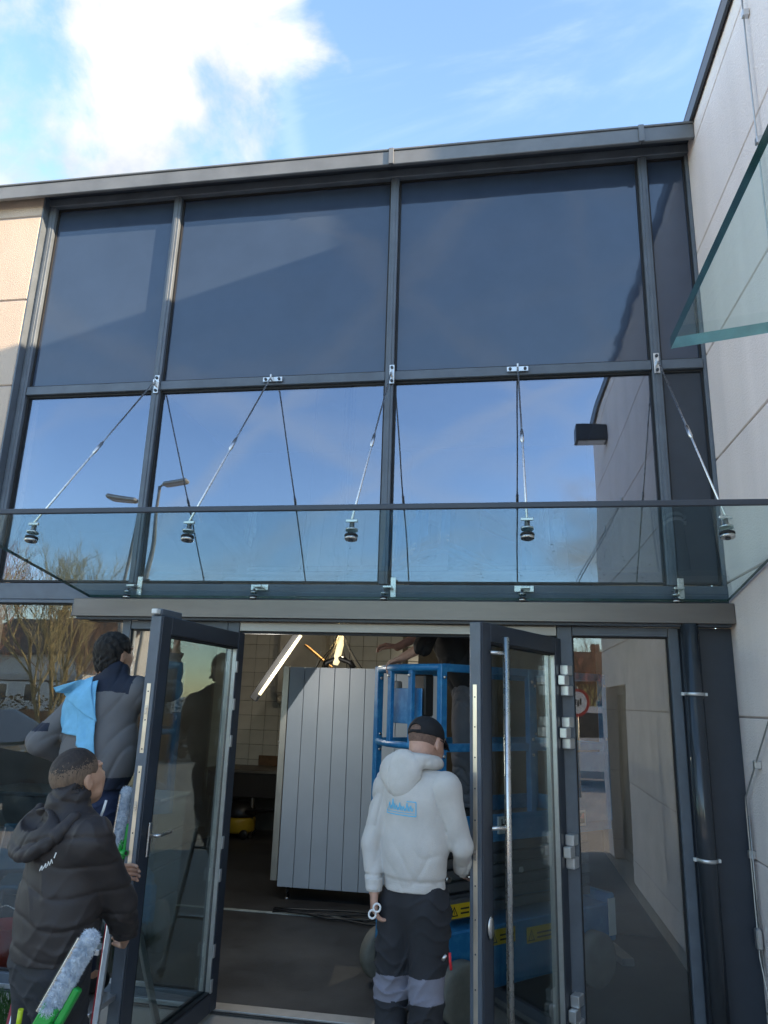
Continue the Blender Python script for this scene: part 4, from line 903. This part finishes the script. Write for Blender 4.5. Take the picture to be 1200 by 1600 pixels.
# ribbed cuff of the left sleeve
sd_ = Sdf(J['wrL']-.1, J['wrL']+.12, .004); sd_.rc(J['wrL']+np.array((-.002, .004, .048)), J['wrL']+np.array((.001, 0, .0)), .041, .037, .0); sd_.cut(J['wrL']-np.array((0, 0, .006)), (0, 0, -1)); sd_.cut(J['wrL']+np.array((0, 0, .05)), (0, 0, 1)); sdf_obj(sd_, 'cuff', HOOD, man)
WORKB = mat('work_black', (0.022, 0.023, 0.027), .85, 0, .15, 6, .0005, 500); PATCH = mat('knee_grey', (0.19, 0.19, 0.23), .85, 0, .12, 6, .0005, 500)
def mf(X, Y, Z):
    z0 = np.where(X < -.42, .535, .545)+.05*(X+.42)
    return ((Z < z0+.055) & (Z > z0-.045)).astype(int)
J2 = dict(J)
trousers(J2, f, [WORKB, PATCH], man, 5, .962, .10, mf, -.014, (.096, .074, .068), top_r=.150)
shoes(J, f, RUBBER, man, 0.0)
# cap with peak, rear opening and strap
CAP = mat('cap_black', (0.014, 0.014, 0.016), .85, 0, .15, 30, .0004, 600)
rr, ff, uu = A
sd_ = Sdf(hc-.19, hc+.24, .004); sd_.el(P(0, -.012, .036), (.084, .106, .088), .0, A); sd_.cut(P(0, 0, .024), -uu+ff*.10)
sd_.el(P(0, -.108, .036), (.034, .05, .022), 0, A, sub=True)
sd_.disp(lambda X, Y, Z: .002*np.exp(-((((X-hc[0])*rr[0]+(Y-hc[1])*rr[1]+(Z-hc[2])*rr[2]))/.003)**2)); capo = sdf_obj(sd_, 'cap', CAP, man)
sd_ = Sdf(hc-.16, hc+.30, .004)
for q in range(9):
    a = (q-4)/4; sd_.rc(P(.066*a, .075-.012*abs(a), .030), P(.056*a, .165-.045*a*a, .018-.02*a*a), .005, .004, .006)
sdf_obj(sd_, 'peak', CAP, capo)
MB().tube([tuple(P(.036, -.1055, .024)), tuple(P(0, -.1165, .022)), tuple(P(-.036, -.1055, .024))], .0065, 8).build('strap', CAP, capo)
HAIRS = mat('stubble', (0.16, 0.095, 0.07), .8, 0, .3, 90); 
sd_ = Sdf(hc-.17, hc+.17, .004); sd_.el(P(0, -.014, .026), (.0775, .098, .090), 0, A); sd_.cut(P(0, 0, -.030), -uu); sd_.cut(P(0, 0, .06), uu); sd_.cut(P(0, -.02, 0), ff)
sdf_obj(sd_, 'hair', HAIRS, man)
gl_ = MB().tube([tuple(P(.084, -.005, .012)), tuple(P(.080, .07, .014)), tuple(P(.058, .107, .012)), tuple(P(.03, .118, .012)), tuple(P(0, .115, .016))], .0022, 6).build('glasses', BLK, man)
# print on the back of the hoodie: drawn just proud of the cloth
PRINT = mat('cyan_print', (0.12, 0.50, 0.75), .7, 0, .05)
bpy.context.view_layer.update()
bvh = BVHTree.FromPolygons([v.co for v in hoodie.data.vertices], [p.vertices for p in hoodie.data.polygons])
def onback(tree_, x, z, y0=-2.0, off=.003, miss=-1.05):
    h_ = tree_.ray_cast(Vector((x, y0, z)), Vector((0, 1, 0)))
    return Vector((x, (h_[0].y if h_[0] else miss)-off, z))
def ribbon(mb, pts, w, tree_=bvh, n=10):
    for (xa, za), (xb, zb) in zip(pts, pts[1:]):
        prev = None; d = Vector((xb-xa, 0, zb-za)); L_ = d.length; sdv = Vector((-d.z, 0, d.x))/max(L_, 1e-6)*w/2; m = max(1, int(L_/.008))
        for k in range(m+1):
            x, z = xa+(xb-xa)*k/m, za+(zb-za)*k/m
            a = mb.bm.verts.new(onback(tree_, x+sdv.x, z+sdv.z)); b = mb.bm.verts.new(onback(tree_, x-sdv.x, z-sdv.z))
            if prev: mb.bm.faces.new((prev[0], a, b, prev[1]))
            prev = (a, b)
s = MB(); x0, z0 = -.545, 1.262
ribbon(s, [(x0, z0), (x0+.150, z0), (x0+.150, z0+.062), (x0+.105, z0+.062)], .0045); ribbon(s, [(x0, z0+.011), (x0+.145, z0+.011)], .003); ribbon(s, [(x0+.004, z0), (x0+.004, z0+.02)], .003)
for k, hgt in enumerate((.030, .046, .022, .034, .020, .036, .026)):
    x = x0+.012+k*.018; ribbon(s, [(x, z0+.02), (x+.005, z0+.02+hgt), (x+.011, z0+.02), (x+.016, z0+.02+hgt*.6)], .0042)
s.build('back_print', PRINT, man)
# rings held in the left hand, pocket tools
tg = thing('tape_rings', 'two small pale ring rolls held in the hoodie man left hand', 'ring', (-.58, -1.02, .84))
for dz, dx in ((0, 0), (.028, .02)):
    MB().tube([(-.590+dx+.016*math.cos(a), -1.048+.004*math.sin(a), .836+dz+.016*math.sin(a)) for a in [2*math.pi*k/20 for k in range(21)]], .0045, 8).build('roll', LBLW, tg)
pl = thing('pocket_pliers', 'pliers with red grips tucked in the black trouser pocket', 'pliers', (-.25, -1.06, .70))
MB().tube([(-.238, -1.085, .72), (-.236, -1.092, .69), (-.231, -1.088, .655)], .006, 8).build('grip', mat('red_grip', (.55, .02, .03), .4), pl); MB().tube([(-.252, -1.087, .71), (-.262, -1.09, .70), (-.268, -1.088, .69)], .008, 8).build('jaw', STEEL, pl)

# ---------------------------------------------------------------- parked car whose bonnet shows in the left glazing
car = thing('parked_car', 'dark teal car behind the viewer, its bonnet mirrored low in the left glazing', 'car', (-7.6, -5.6, 0))
TEAL = mat('teal_paint', (0.03, 0.06, 0.075), .18, .3, .05, 2, coat=.8)
MB().prism([(-9.9, .30), (-9.95, .75), (-9.6, 1.0), (-9.1, 1.42), (-7.9, 1.46), (-7.0, 1.02), (-5.75, .90), (-5.5, .74), (-5.45, .30)], -6.5, -4.75, 'y').build('body', TEAL, car)
for y in (-6.506, -4.749): MB().prism([(-9.2, 1.02), (-8.95, 1.36), (-7.95, 1.39), (-7.25, 1.03)], y, y+.005).build('window', G_FAR, car)
MB().prism([(-7.86, 1.43), (-7.02, 1.035), (-7.0, 1.045), (-7.84, 1.445)], -6.35, -4.9, 'y').build('windscreen', G_FAR, car)
for y in (-4.95, -6.1): MB().box(-5.60, -5.448, y-.1, y+.16, .60, .72, .02).build('headlight', WHITEP, car)
for x in (-9.1, -6.3):
    for y in (-4.82, -6.43):
        w = MB().lathe([(.18, -.09), (.30, -.085), (.31, 0), (.30, .085), (.18, .09)], 24, Matrix.Translation((x, y, .31)) @ Matrix.Rotation(R(90), 4, 'X')).build('wheel', RUBBER, car)
        MB().lathe([(.19, .091), (.06, .096), (.02, .096)], 18, Matrix.Translation((x, y, .31)) @ Matrix.Rotation(R(90 if y < -5 else -90), 4, 'X')).build('rim', BLK, w)

# ---------------------------------------------------------------- stepladder
REDP = mat('ladder_red', (0.30, 0.012, 0.02), .4, 0, .1)
ld = thing('stepladder', 'aluminium stepladder with red trimmed rails beside the left door leaf', 'ladder', (-2.1, -.9, 0))
topz = 1.0; fy, ry = -1.40, -.42; ay = -.96
LX = lambda u: -2.11-.11*u
RX = lambda u: -1.70-.16*u
for X_ in (LX, RX):
    rl = MB().bar((X_(0), fy, 0), (X_(1), ay-.04, topz), .025, .06, .003).build('front_rail', ALU, ld)
    MB().bar((X_(0)-.0, fy-.0315, .01), (X_(1)-.0, ay-.0715, topz-.01), .012, .003, .0).build('red_trim', REDP, rl)
    xr = X_(0)-.12
    MB().bar((xr, ry, 0), (X_(1)-.02, ay+.02, topz), .022, .04, .003).build('rear_rail', ALU, ld)
    for x, y in ((X_(0), fy), (xr, ry)): MB().box(x-.02, x+.02, y-.035, y+.035, 0, .03, .006).build('foot', BLK, ld)
for k, z in enumerate((.20, .42, .64, .86)):
    u = z/topz; y = fy+(ay-.04-fy)*u; MB().box(LX(u)+.013, RX(u)-.013, y-.045, y+(.20 if k == 1 else .045), z-.025, z, .003).build('step', ALU, ld)
for z in (.3, .7):
    u = z/topz; y = ry+(ay+.02-ry)*u; MB().bar((LX(u)-.10*(1-u), y, z), (RX(u)-.10*(1-u)-.02, y, z), .02, .02, .002).build('brace', ALU, ld)
MB().box(LX(1)-.01, RX(1)+.0, ay-.07, ay+.06, topz, topz+.025, .006).build('top_cap', BLK, ld)

# ---------------------------------------------------------------- man on the ladder, grey jacket, blue cloth
f = nrm((.30, .95, 0))
J = dict(pelvis=(-2.13, -.86, 1.24), chest=(-2.13, -.84, 1.62), neck=(-2.105, -.825, 1.83), shL=(-2.315, -.79, 1.705), elL=(-2.47, -.87, 1.50), wrL=(-2.40, -.66, 1.40),
         shR=(-1.955, -.85, 1.765), elR=(-1.875, -.60, 1.80), wrR=(-1.845, -.64, 2.00), hipL=(-2.205, -.84, 1.18), knL=(-2.195, -.96, .83), anL=(-2.10, -1.12, .51),
         hipR=(-2.055, -.87, 1.18), knR=(-2.03, -.98, .83), anR=(-1.93, -1.14, .51))
J = {k: np.array(v) for k, v in J.items()}
hc = np.array((-2.135, -.80, 1.972)); hf = nrm((.42, .9, .12)); hup = (0, -.1, 1)
man2, P, A = person_mesh('person', 'man on the stepladder in grey work jacket with blue cloth over his shoulder', J, f, hc, hf, hup, SKIN2,
    [(J['wrL'], (.5, .75, -.2), (.8, -.5, -.3), np.array((0, .2, 1)), .5), (J['wrR'], (.02, -.08, 1), (.97, .2, 0), np.array((.0, -1, 0)), .15)])
rr, ff, uu = A
HAIRK = mat('black_hair', (0.010, 0.008, 0.007), .7, 0, .6, 90, .006, 140, stretch=(1, 1, .3))
sd_ = Sdf(hc-.18, hc+.2, .0045); sd_.el(P(0, -.014, .034), (.086, .106, .094), 0, A); sd_.el(P(0, -.045, -.035), (.078, .066, .075), .03, A); sd_.cut(P(0, 0, -.088), -uu); sd_.cut(P(0, .062, .02), ff*.9-uu*.45)
for q in (-1, 1): sd_.el(P(q*.092, .018, -.012), (.035, .034, .045), 0, A, sub=True)
sd_.disp(lambda X, Y, Z: .0035*np.sin(X*190+2*np.sin(Z*60))*np.sin(Z*90+X*40)+.003*np.sin(Y*150+Z*70)); sdf_obj(sd_, 'hair', HAIRK, man2)
JG = mat('jacket_grey', (0.125, 0.122, 0.125), .9, 0, .08, 4, .0005, 500); NAVY = mat('navy', (0.012, 0.017, 0.032), .85, 0, .1, 6)
lo, hi = bounds({k: v for k, v in J.items() if k[:2] in ('pe', 'ch', 'ne', 'sh', 'el', 'wr')}, .2); sd_ = Sdf(lo, hi, .0062)
sd_.rc((-2.13, -.86, 1.30), (-2.13, -.84, 1.45), .195, .230, .02, f, .72); sd_.rc((-2.13, -.84, 1.45), (-2.14, -.83, 1.66), .230, .218, .04, f, .64); sd_.rc((-2.13, -.83, 1.68), J['neck'], .16, .072, .04, f, .7)
sd_.rc(J['neck']-np.array((0, 0, .03)), J['neck']+np.array((0, 0, .040)), .088, .078, .02)
for q in 'LR':
    sd_.rc((-2.13, -.83, 1.69), J['sh'+q], .11, .084, .05); sd_.rc(J['sh'+q], J['el'+q], .084, .068, .035); sd_.rc(J['el'+q], J['wr'+q], .068, .046, .02)
for q in 'LR': sd_.rc(J['neck']-np.array((0, 0, .035)), J['sh'+q]+np.array((0, 0, .015)), .070, .070, .03)
sd_.disp(crease(14, .013, 11, 1.5, 2.2, -.9)); sd_.cut((0, 0, 1.285), (0, 0, -1)); sd_.cut(J['wrR'], (.02, -.08, 1)); sd_.cut(J['neck']+np.array((0, 0, .06)), (0, 0, 1)) if False else None
def mf2(X, Y, Z):
    yoke = (Z > 1.775-.10*np.abs(X+2.06)) & (X < -1.945) & (X > -2.36)
    band = (Z < 1.345); slv = (X < -2.40) & (Z > 1.555) & (Z < 1.60)
    return (yoke | band | slv).astype(int)
jk2 = sdf_obj(sd_, 'jacket', [JG, NAVY], man2, mf2)
JEAN = mat('work_navy', (0.016, 0.026, 0.062), .85, 0, .15, 8, .0005, 500)
trousers(J, f, JEAN, man2, 12, 1.32, .53, None, -.012, (.105, .085, .075), top_r=.168); shoes(J, f, RUBBER, man2, .42)
# blue microfibre cloth: draped over the jacket back
bvh2 = BVHTree.FromPolygons([v.co for v in jk2.data.vertices], [p.vertices for p in jk2.data.polygons])
tw = thing('blue_cloth', 'light blue microfibre cloth hanging over the ladder man left shoulder', 'cloth', (-2.25, -1.02, 1.6))
CLOTH = mat('cloth_blue', (0.16, 0.42, 0.62), .95, 0, .12, 14, .002, 260)
def drape(poly, off, nm, seed, n=22):
    """fill a quad outline (tl, tr, br, bl in x,z) with a grid pressed on the back, then give it thickness"""
    tl, tr, br_, bl_ = [np.array(p, float) for p in poly]; mb = MB(); rg = random.Random(seed); G = []
    for j in range(n+1):
        row = []
        for i in range(n+1):
            u, v = i/n, j/n; p = (tl*(1-u)+tr*u)*(1-v)+(bl_*(1-u)+br_*u)*v
            w = .006*math.sin(u*9+seed)*(v)+.004*math.sin(v*7+u*4+seed)
            best = min(onback(bvh2, p[0]+dx, p[1]+dz, -2, 0, -.93).y for dx, dz in ((0, 0), (.02, 0), (-.02, 0), (0, .02), (0, -.02)))
            row.append(Vector((p[0], best-off+w*.6-.004, p[1])))
        G.append(row)
    for _ in range(2):
        H = [[g.copy() for g in rw_] for rw_ in G]
        for j in range(1, n):
            for i in range(1, n): H[j][i].y = min(G[j][i].y, (G[j-1][i].y+G[j+1][i].y+G[j][i-1].y+G[j][i+1].y)/4)
        G = H
    fr = [[mb.bm.verts.new(p) for p in r_] for r_ in G]; bk = [[mb.bm.verts.new(p+Vector((0, .004, 0))) for p in r_] for r_ in G]
    for j in range(n):
        for i in range(n):
            mb.bm.faces.new((fr[j][i], fr[j][i+1], fr[j+1][i+1], fr[j+1][i])).smooth = True; mb.bm.faces.new((bk[j][i], bk[j+1][i], bk[j+1][i+1], bk[j][i+1])).smooth = True
    for i in range(n):
        mb.bm.faces.new((fr[0][i], bk[0][i], bk[0][i+1], fr[0][i+1])); mb.bm.faces.new((fr[n][i], fr[n][i+1], bk[n][i+1], bk[n][i])); mb.bm.faces.new((fr[i][0], fr[i+1][0], bk[i+1][0], bk[i][0])); mb.bm.faces.new((fr[i][n], bk[i][n], bk[i+1][n], fr[i+1][n]))
    return mb.build(nm, CLOTH, tw)
drape([(-2.355, 1.765), (-2.20, 1.80), (-2.165, 1.545), (-2.335, 1.555)], .006, 'lower_flap', 1)
drape([(-2.235, 1.80), (-2.125, 1.83), (-2.045, 1.440), (-2.165, 1.50)], .016, 'folded_flap', 3)
drape([(-2.375, 1.785), (-2.165, 1.850), (-2.075, 1.62), (-2.35, 1.750)], .024, 'shoulder_fold', 5)

# ---------------------------------------------------------------- man in the black padded jacket
f = nrm((.50, .86, 0))
J = dict(pelvis=(-1.70, -1.76, .80), chest=(-1.70, -1.755, 1.12), neck=(-1.715, -1.755, 1.30), shL=(-1.855, -1.665, 1.225), elL=(-1.80, -1.40, 1.02), wrL=(-1.805, -1.16, .935),
         shR=(-1.555, -1.845, 1.22), elR=(-1.505, -1.66, .965), wrR=(-1.555, -1.47, .80), hipL=(-1.785, -1.70, .76), knL=(-1.80, -1.62, .43), anL=(-1.83, -1.70, .09),
         hipR=(-1.64, -1.79, .76), knR=(-1.63, -1.72, .43), anR=(-1.66, -1.80, .09))
J = {k: np.array(v) for k, v in J.items()}
hc = np.array((-1.715, -1.715, 1.425)); hf = nrm((.40, .85, .30)); hup = (-.1, -.25, 1)
man3, P, A = person_mesh('person', 'man in black padded jacket steadying the left door leaf, looking up', J, f, hc, hf, hup, SKIN2,
    [(J['wrL'], (.12, .95, .05), (.95, -.15, -.1), np.array((0, .1, -1)), .75), (J['wrR'], (-.3, .8, -.42), (-.8, -.2, .3), np.array((-.3, .3, .9)), .5)])
rr, ff, uu = A
HAIRF = mat('faded_hair', (0.030, 0.022, 0.018), .7, 0, .4, 90, .0015, 300, stretch=(1, 1, .25)); HAIRF2 = mat('clipped_hair', (0.15, 0.10, 0.068), .75, 0, .35, 120, .001, 300, stretch=(1, 1, .25))
sd_ = Sdf(hc-.18, hc+.19, .0042); sd_.el(P(0, -.012, .030), (.080, .101, .095), 0, A); sd_.cut(P(0, 0, -.055), -uu); sd_.cut(P(0, .058, .02), ff*.92-uu*.4)
for q in (-1, 1): sd_.el(P(q*.092, .022, -.02), (.035, .036, .05), 0, A, sub=True)
sd_.disp(crease(4, .002, 70, 1.0))
hcx = hc.copy()
def mf3(X, Y, Z):
    z = (X-hcx[0])*uu[0]+(Y-hcx[1])*uu[1]+(Z-hcx[2])*uu[2]; rg = np.random.default_rng(1)
    return (z < .062+rg.normal(0, .009, z.shape)).astype(int)
sdf_obj(sd_, 'hair', [HAIRF, HAIRF2], man3, mf3)
PUFF = mat('padded_black', (0.028, 0.0225, 0.022), .62, 0, .12, 5, .0006, 300)
lo, hi = bounds({k: v for k, v in J.items() if k[:2] in ('pe', 'ch', 'ne', 'sh', 'el', 'wr')}, .2); sd_ = Sdf(lo, hi, .0060)
sd_.rc((-1.70, -1.76, .84), (-1.70, -1.755, .96), .178, .185, .02, f, .78); sd_.rc((-1.70, -1.755, .96), (-1.70, -1.75, 1.16), .188, .185, .04, f, .70); sd_.rc((-1.70, -1.75, 1.18), J['neck'], .15, .08, .04, f, .75)
sd_.rc(J['neck']-np.array((0, 0, .03)), J['neck']+np.array((0, 0, .045)), .086, .084, .02)
for q in 'LR':
    sd_.rc((-1.70, -1.75, 1.18), J['sh'+q], .105, .082, .05); sd_.rc(J['sh'+q], J['el'+q], .080, .068, .025); sd_.rc(J['el'+q], J['wr'+q], .068, .048, .015)
def quilt(X, Y, Z):
    w = Z+.10*(X+1.7)+.012*np.sin(X*22)+.010*np.sin(Y*17+2)
    return .008*(1-np.abs(np.sin(w*math.pi/.105)))**4
sd_.disp(lambda X, Y, Z: quilt(X, Y, Z)+crease(21, -.009, 17, 1.8, 2, .5)(X, Y, Z)); sd_.cut((0, 0, .795), (0, 0, -1)); sd_.cut(J['wrL'], (.12, .95, .05)); sd_.cut(J['wrR'], (-.3, .8, -.42)); 
sd_.el(J['neck']+np.array((.0, 0, .07)), (.068, .068, .06), 0, None, sub=True)
jk3 = sdf_obj(sd_, 'jacket', PUFF, man3)
sd_ = Sdf((-2.02, -2.08, 1.02), (-1.48, -1.62, 1.36), .0055); nb = J['neck']; b_ = -f; rgt = np.array((f[1], -f[0], 0))
sd_.el(nb+b_*.11-rgt*.02+np.array((0, 0, -.065)), (.135, .05, .09), .03, (rgt, b_*.9+np.array((0, 0, .3)), np.array((0, 0, 1))))
pr = None
for q in range(13):
    a = math.pi*(q/12)*1.1-.15; p1 = nb+rgt*(.14*math.cos(a)-.012)+b_*(.055+.11*math.sin(a))+np.array((0, 0, -.02-.115*math.sin(a)))
    if pr is not None: sd_.rc(pr, p1, .026, .026, .012)
    pr = p1
sd_.el(nb+b_*.13-rgt*.015+np.array((0, 0, -.012)), (.080, .042, .045), 0, (rgt, b_, (0, 0, 1)), sub=True)
sd_.disp(crease(31, .009, 22, 1.6)); hdo = sdf_obj(sd_, 'hood', PUFF, man3)
for q in range(5):
    p = nb+rgt*(-.02+.055*q)+b_*.165+np.array((0, 0, -.10+.02*q)); pp_ = onback(BVHTree.FromPolygons([v.co for v in jk3.data.vertices], [x.vertices for x in jk3.data.polygons]), p[0], p[2], -3, .002, p[1])
    MB().lathe([(.0065, 0), (.006, .004), (.002, .005)], 10, Matrix.Translation(pp_) @ Matrix.Rotation(R(90), 4, 'X')).build('snap', STEEL, man3)
c0 = P(.045, .03, -.13); MB().tube([tuple(c0+np.array((.055, -.02, .035))), tuple(c0+np.array((.05, -.025, .0))), tuple(c0+np.array((.04, -.03, -.04)))], .0055, 8).build('zip_trim', WHITEP, man3)
_vs = [v.co.copy() for v in hdo.data.vertices]; _n = len(_vs); _ps = [tuple(x.vertices) for x in hdo.data.polygons]+[tuple(i+_n for i in x.vertices) for x in jk3.data.polygons]
bvh3 = BVHTree.FromPolygons(_vs+[v.co.copy() for v in jk3.data.vertices], _ps); s = MB()
for k in range(4): ribbon(s, [(-1.715+.014*k, 1.115+.009*k), (-1.709+.014*k, 1.133+.009*k), (-1.704+.014*k, 1.118+.009*k)], .004, bvh3)
ribbon(s, [(-1.655, 1.165), (-1.648, 1.185)], .005, bvh3); s.build('hood_print', WHITEP, man3)
trousers(J, f, WORKB, man3, 41, .86, .10, None, -.012, (.105, .085, .075), top_r=.165); shoes(J, f, RUBBER, man3, 0.0)

# ---------------------------------------------------------------- man on the lift
f = nrm((-.93, -.25, 0))
J = dict(pelvis=(-.235, .56, 1.88), chest=(-.37, .50, 2.23), neck=(-.47, .47, 2.42), shL=(-.44, .33, 2.36), elL=(-.52, .27, 2.13), wrL=(-.665, .315, 2.055),
         shR=(-.44, .64, 2.37), elR=(-.58, .72, 2.25), wrR=(-.75, .66, 2.15), hipL=(-.235, .48, 1.83), knL=(-.25, .46, 1.44), anL=(-.23, .46, 1.09),
         hipR=(-.235, .64, 1.83), knR=(-.25, .65, 1.44), anR=(-.20, .65, 1.09))
J = {k: np.array(v) for k, v in J.items()}
hc = np.array((-.58, .44, 2.52)); hf = nrm((-.85, -.25, -.2))
man4, P, A = person_mesh('person', 'man on the blue lift in black top and grey work trousers leaning over the rail', J, f, hc, hf, (-.2, 0, 1), SKIN,
    [(J['wrL'], (-.8, .15, -.35), (-.3, 0, -.95), np.array((-.2, 1, 0)), .6), (J['wrR'], (-.9, .1, .2), (0, 0, -1), np.array((0, -1, 0)), .5)])
sd_ = Sdf(hc-.18, hc+.2, .005); sd_.el(P(0, -.014, .034), (.084, .104, .093), 0, A); sd_.cut(P(0, 0, -.02), -uu*0+np.array((0, 0, -1))); sd_.cut(P(0, .06, .02), ff*0+nrm(hf)); sdf_obj(sd_, 'hair', HAIRK, man4)
lo, hi = bounds({k: v for k, v in J.items() if k[:2] in ('pe', 'ch', 'ne', 'sh', 'el', 'wr')}, .2); sd_ = Sdf(lo, hi, .007)
sd_.rc(J['pelvis'], J['chest'], .175, .18, .04, f, .68); sd_.rc(J['chest'], J['neck'], .165, .07, .04, f, .7)
for q in 'LR': sd_.rc(J['chest'], J['sh'+q], .10, .085, .05); sd_.rc(J['sh'+q], J['el'+q], .08, .068, .03)
sd_.disp(crease(51, .015, 13, 1.8)); sd_.cut(J['pelvis']-np.array((0, 0, .02)), (.3, .1, -1)); sd_.cut(J['elL']+np.array((-.05, 0, -.02)), (-.75, .15, -.45)) if False else None
sdf_obj(sd_, 'shirt', mat('black_shirt', (0.012, 0.012, 0.013), .85), man4)
trousers(J, f, mat('work_grey', (0.10, 0.098, 0.105), .85, 0, .12, 6), man4, 55, 1.98, 1.12, None, .014, (.105, .088, .08), top_r=.165); shoes(J, f, RUBBER, man4, .996)

# ---------------------------------------------------------------- window cleaning tools
GRN = mat('green_plastic', (0.010, 0.30, 0.045), .35, 0, .08, 6, rvar=.08); FUZZ = mat('washer_fleece', (0.36, 0.43, 0.52), .95, 0, .1, 45, color2=(0.74, 0.78, 0.82), contrast=(.35, .65))
def washer(base, tip, name, label, sc=1.0):
    """bucket-on-a-belt holster: green channel with two sockets, fleece washer and squeegee blade above it"""
    a, b = Vector(base), Vector(tip); d = (b-a).normalized(); t = thing(name, label, 'tool', base)
    x = d.cross(Vector((0, 1, 0))).normalized(); y = x.cross(d).normalized(); m = Matrix((x, y, d)).transposed().to_4x4(); m.translation = a; L_ = (b-a).length
    MB().box(-.030*sc, .030*sc, -.022*sc, .022*sc, -.20, L_*.42, .006, m).build('holster', GRN, t)
    MB().box(-.060*sc, -.034*sc, -.016*sc, .016*sc, L_*.18, L_*.62, .005, m).build('handle', GRN, t)
    for zz, s_ in ((L_*.26, -1), (L_*.10, 1)):
        p0, p1 = m @ Vector((s_*.03*sc, -.02, zz)), m @ Vector((s_*.085*sc, -.045, zz-.01*s_))
        so_ = MB().tube([p0, p1], .0165*sc, 16).build('socket', GRN, t); q = (p1-p0).normalized(); MB().tube([p1, p1+q*.0008], .0115*sc, 14).build('bore', BLK, so_)
    A0, A1 = m @ Vector((.004, 0, L_*.36)), m @ Vector((.004, 0, L_)); pad = .07
    lo = np.minimum(np.array(A0), np.array(A1))-pad; hi = np.maximum(np.array(A0), np.array(A1))+pad
    sd_ = Sdf(lo, hi, .004); sd_.rc(A0, A1, .026*sc, .026*sc, 0)
    sd_.disp(lambda X, Y, Z: .002*np.sin(X*310+2*np.sin(Y*190))*np.sin(Z*330+1.5*np.sin(X*140))+.002*np.sin(Y*280+Z*200)); fs = sdf_obj(sd_, 'fleece_sleeve', FUZZ, t)
    rg2 = random.Random(6); fb = MB()
    for v in fs.data.vertices:
        for _ in range(2):
            p = v.co+Vector((rg2.gauss(0, .002), rg2.gauss(0, .002), rg2.gauss(0, .002))); nn2 = (v.normal+Vector((rg2.gauss(0, .5), rg2.gauss(0, .5), rg2.gauss(-.3, .5)))).normalized(); q = nn2.orthogonal().normalized()*.0014
            fb.bm.faces.new([fb.bm.verts.new(c) for c in (p-q, p+q, p+nn2*rg2.uniform(.006, .014))])
    fb.build('fleece_fibres', FUZZ, t, 'stuff')
    MB().bar(m @ Vector((.034*sc, -.012, L_*.30)), m @ Vector((.034*sc, -.012, L_*.97)), .006, .016, .001).build('blade_channel', STEEL, t)
    MB().bar(m @ Vector((.041*sc, -.012, L_*.30)), m @ Vector((.041*sc, -.012, L_*.97)), .006, .012, .001).build('blade_rubber', BLK, t)
washer((-1.605, -1.99, .58), (-1.455, -1.93, .915), 'washer_holster', 'green holster with fleece window washer and squeegee at the padded jacket man hip')
washer((-1.875, -1.02, .92), (-1.85, -1.02, 1.29), 'washer_holster', 'green holster with fleece washer hanging from the ladder man belt', .8)
tag(MB().tube([(-1.66, -1.98, .62), (-1.655, -1.985, .70)], .009, 10).build('marker_pen', mat('lime', (.45, .55, .02), .4)), 'small lime yellow marker beside the green holster at the hip', 'pen')
bk = thing('white_bucket', 'white bucket at the bottom left corner by the ladder', 'bucket', (-2.4, -1.75, 0))
MB().lathe([(.13, 0), (.14, .01), (.172, .30), (.185, .305), (.185, .32), (.165, .322), (.135, .03)], 32, Matrix.Translation((-2.06, -1.98, .0)) @ Matrix.Scale(1.25, 4, (1, 0, 0))).build('shell', mat('bucket_white', (.70, .76, .80), .35, 0, .04), bk)
MB().tube([(-2.29, -1.98, .30), (-2.25, -2.02, .22), (-2.06, -2.21, .16), (-1.87, -2.02, .22), (-1.83, -1.98, .30)], .005, 8).build('bail', STEEL, bk)
gs = MB(); rg = random.Random(4)
for k in range(5000):
    x, y = rg.uniform(-3.4, -2.55), rg.uniform(-1.1, -.12); hgt = rg.uniform(.03, .07); a = rg.uniform(0, 6.28); dx, dy = .004*math.cos(a), .004*math.sin(a)
    v = [gs.bm.verts.new(c) for c in ((x-dx, y-dy, -.008), (x+dx, y+dy, -.008), (x+rg.gauss(0, .02), y+rg.gauss(0, .02), hgt))]; gs.bm.faces.new(v)
o = gs.build('grass', GRASS, None, 'stuff'); o['label'] = 'short green turf in front of the left glazing'; o['category'] = 'grass'
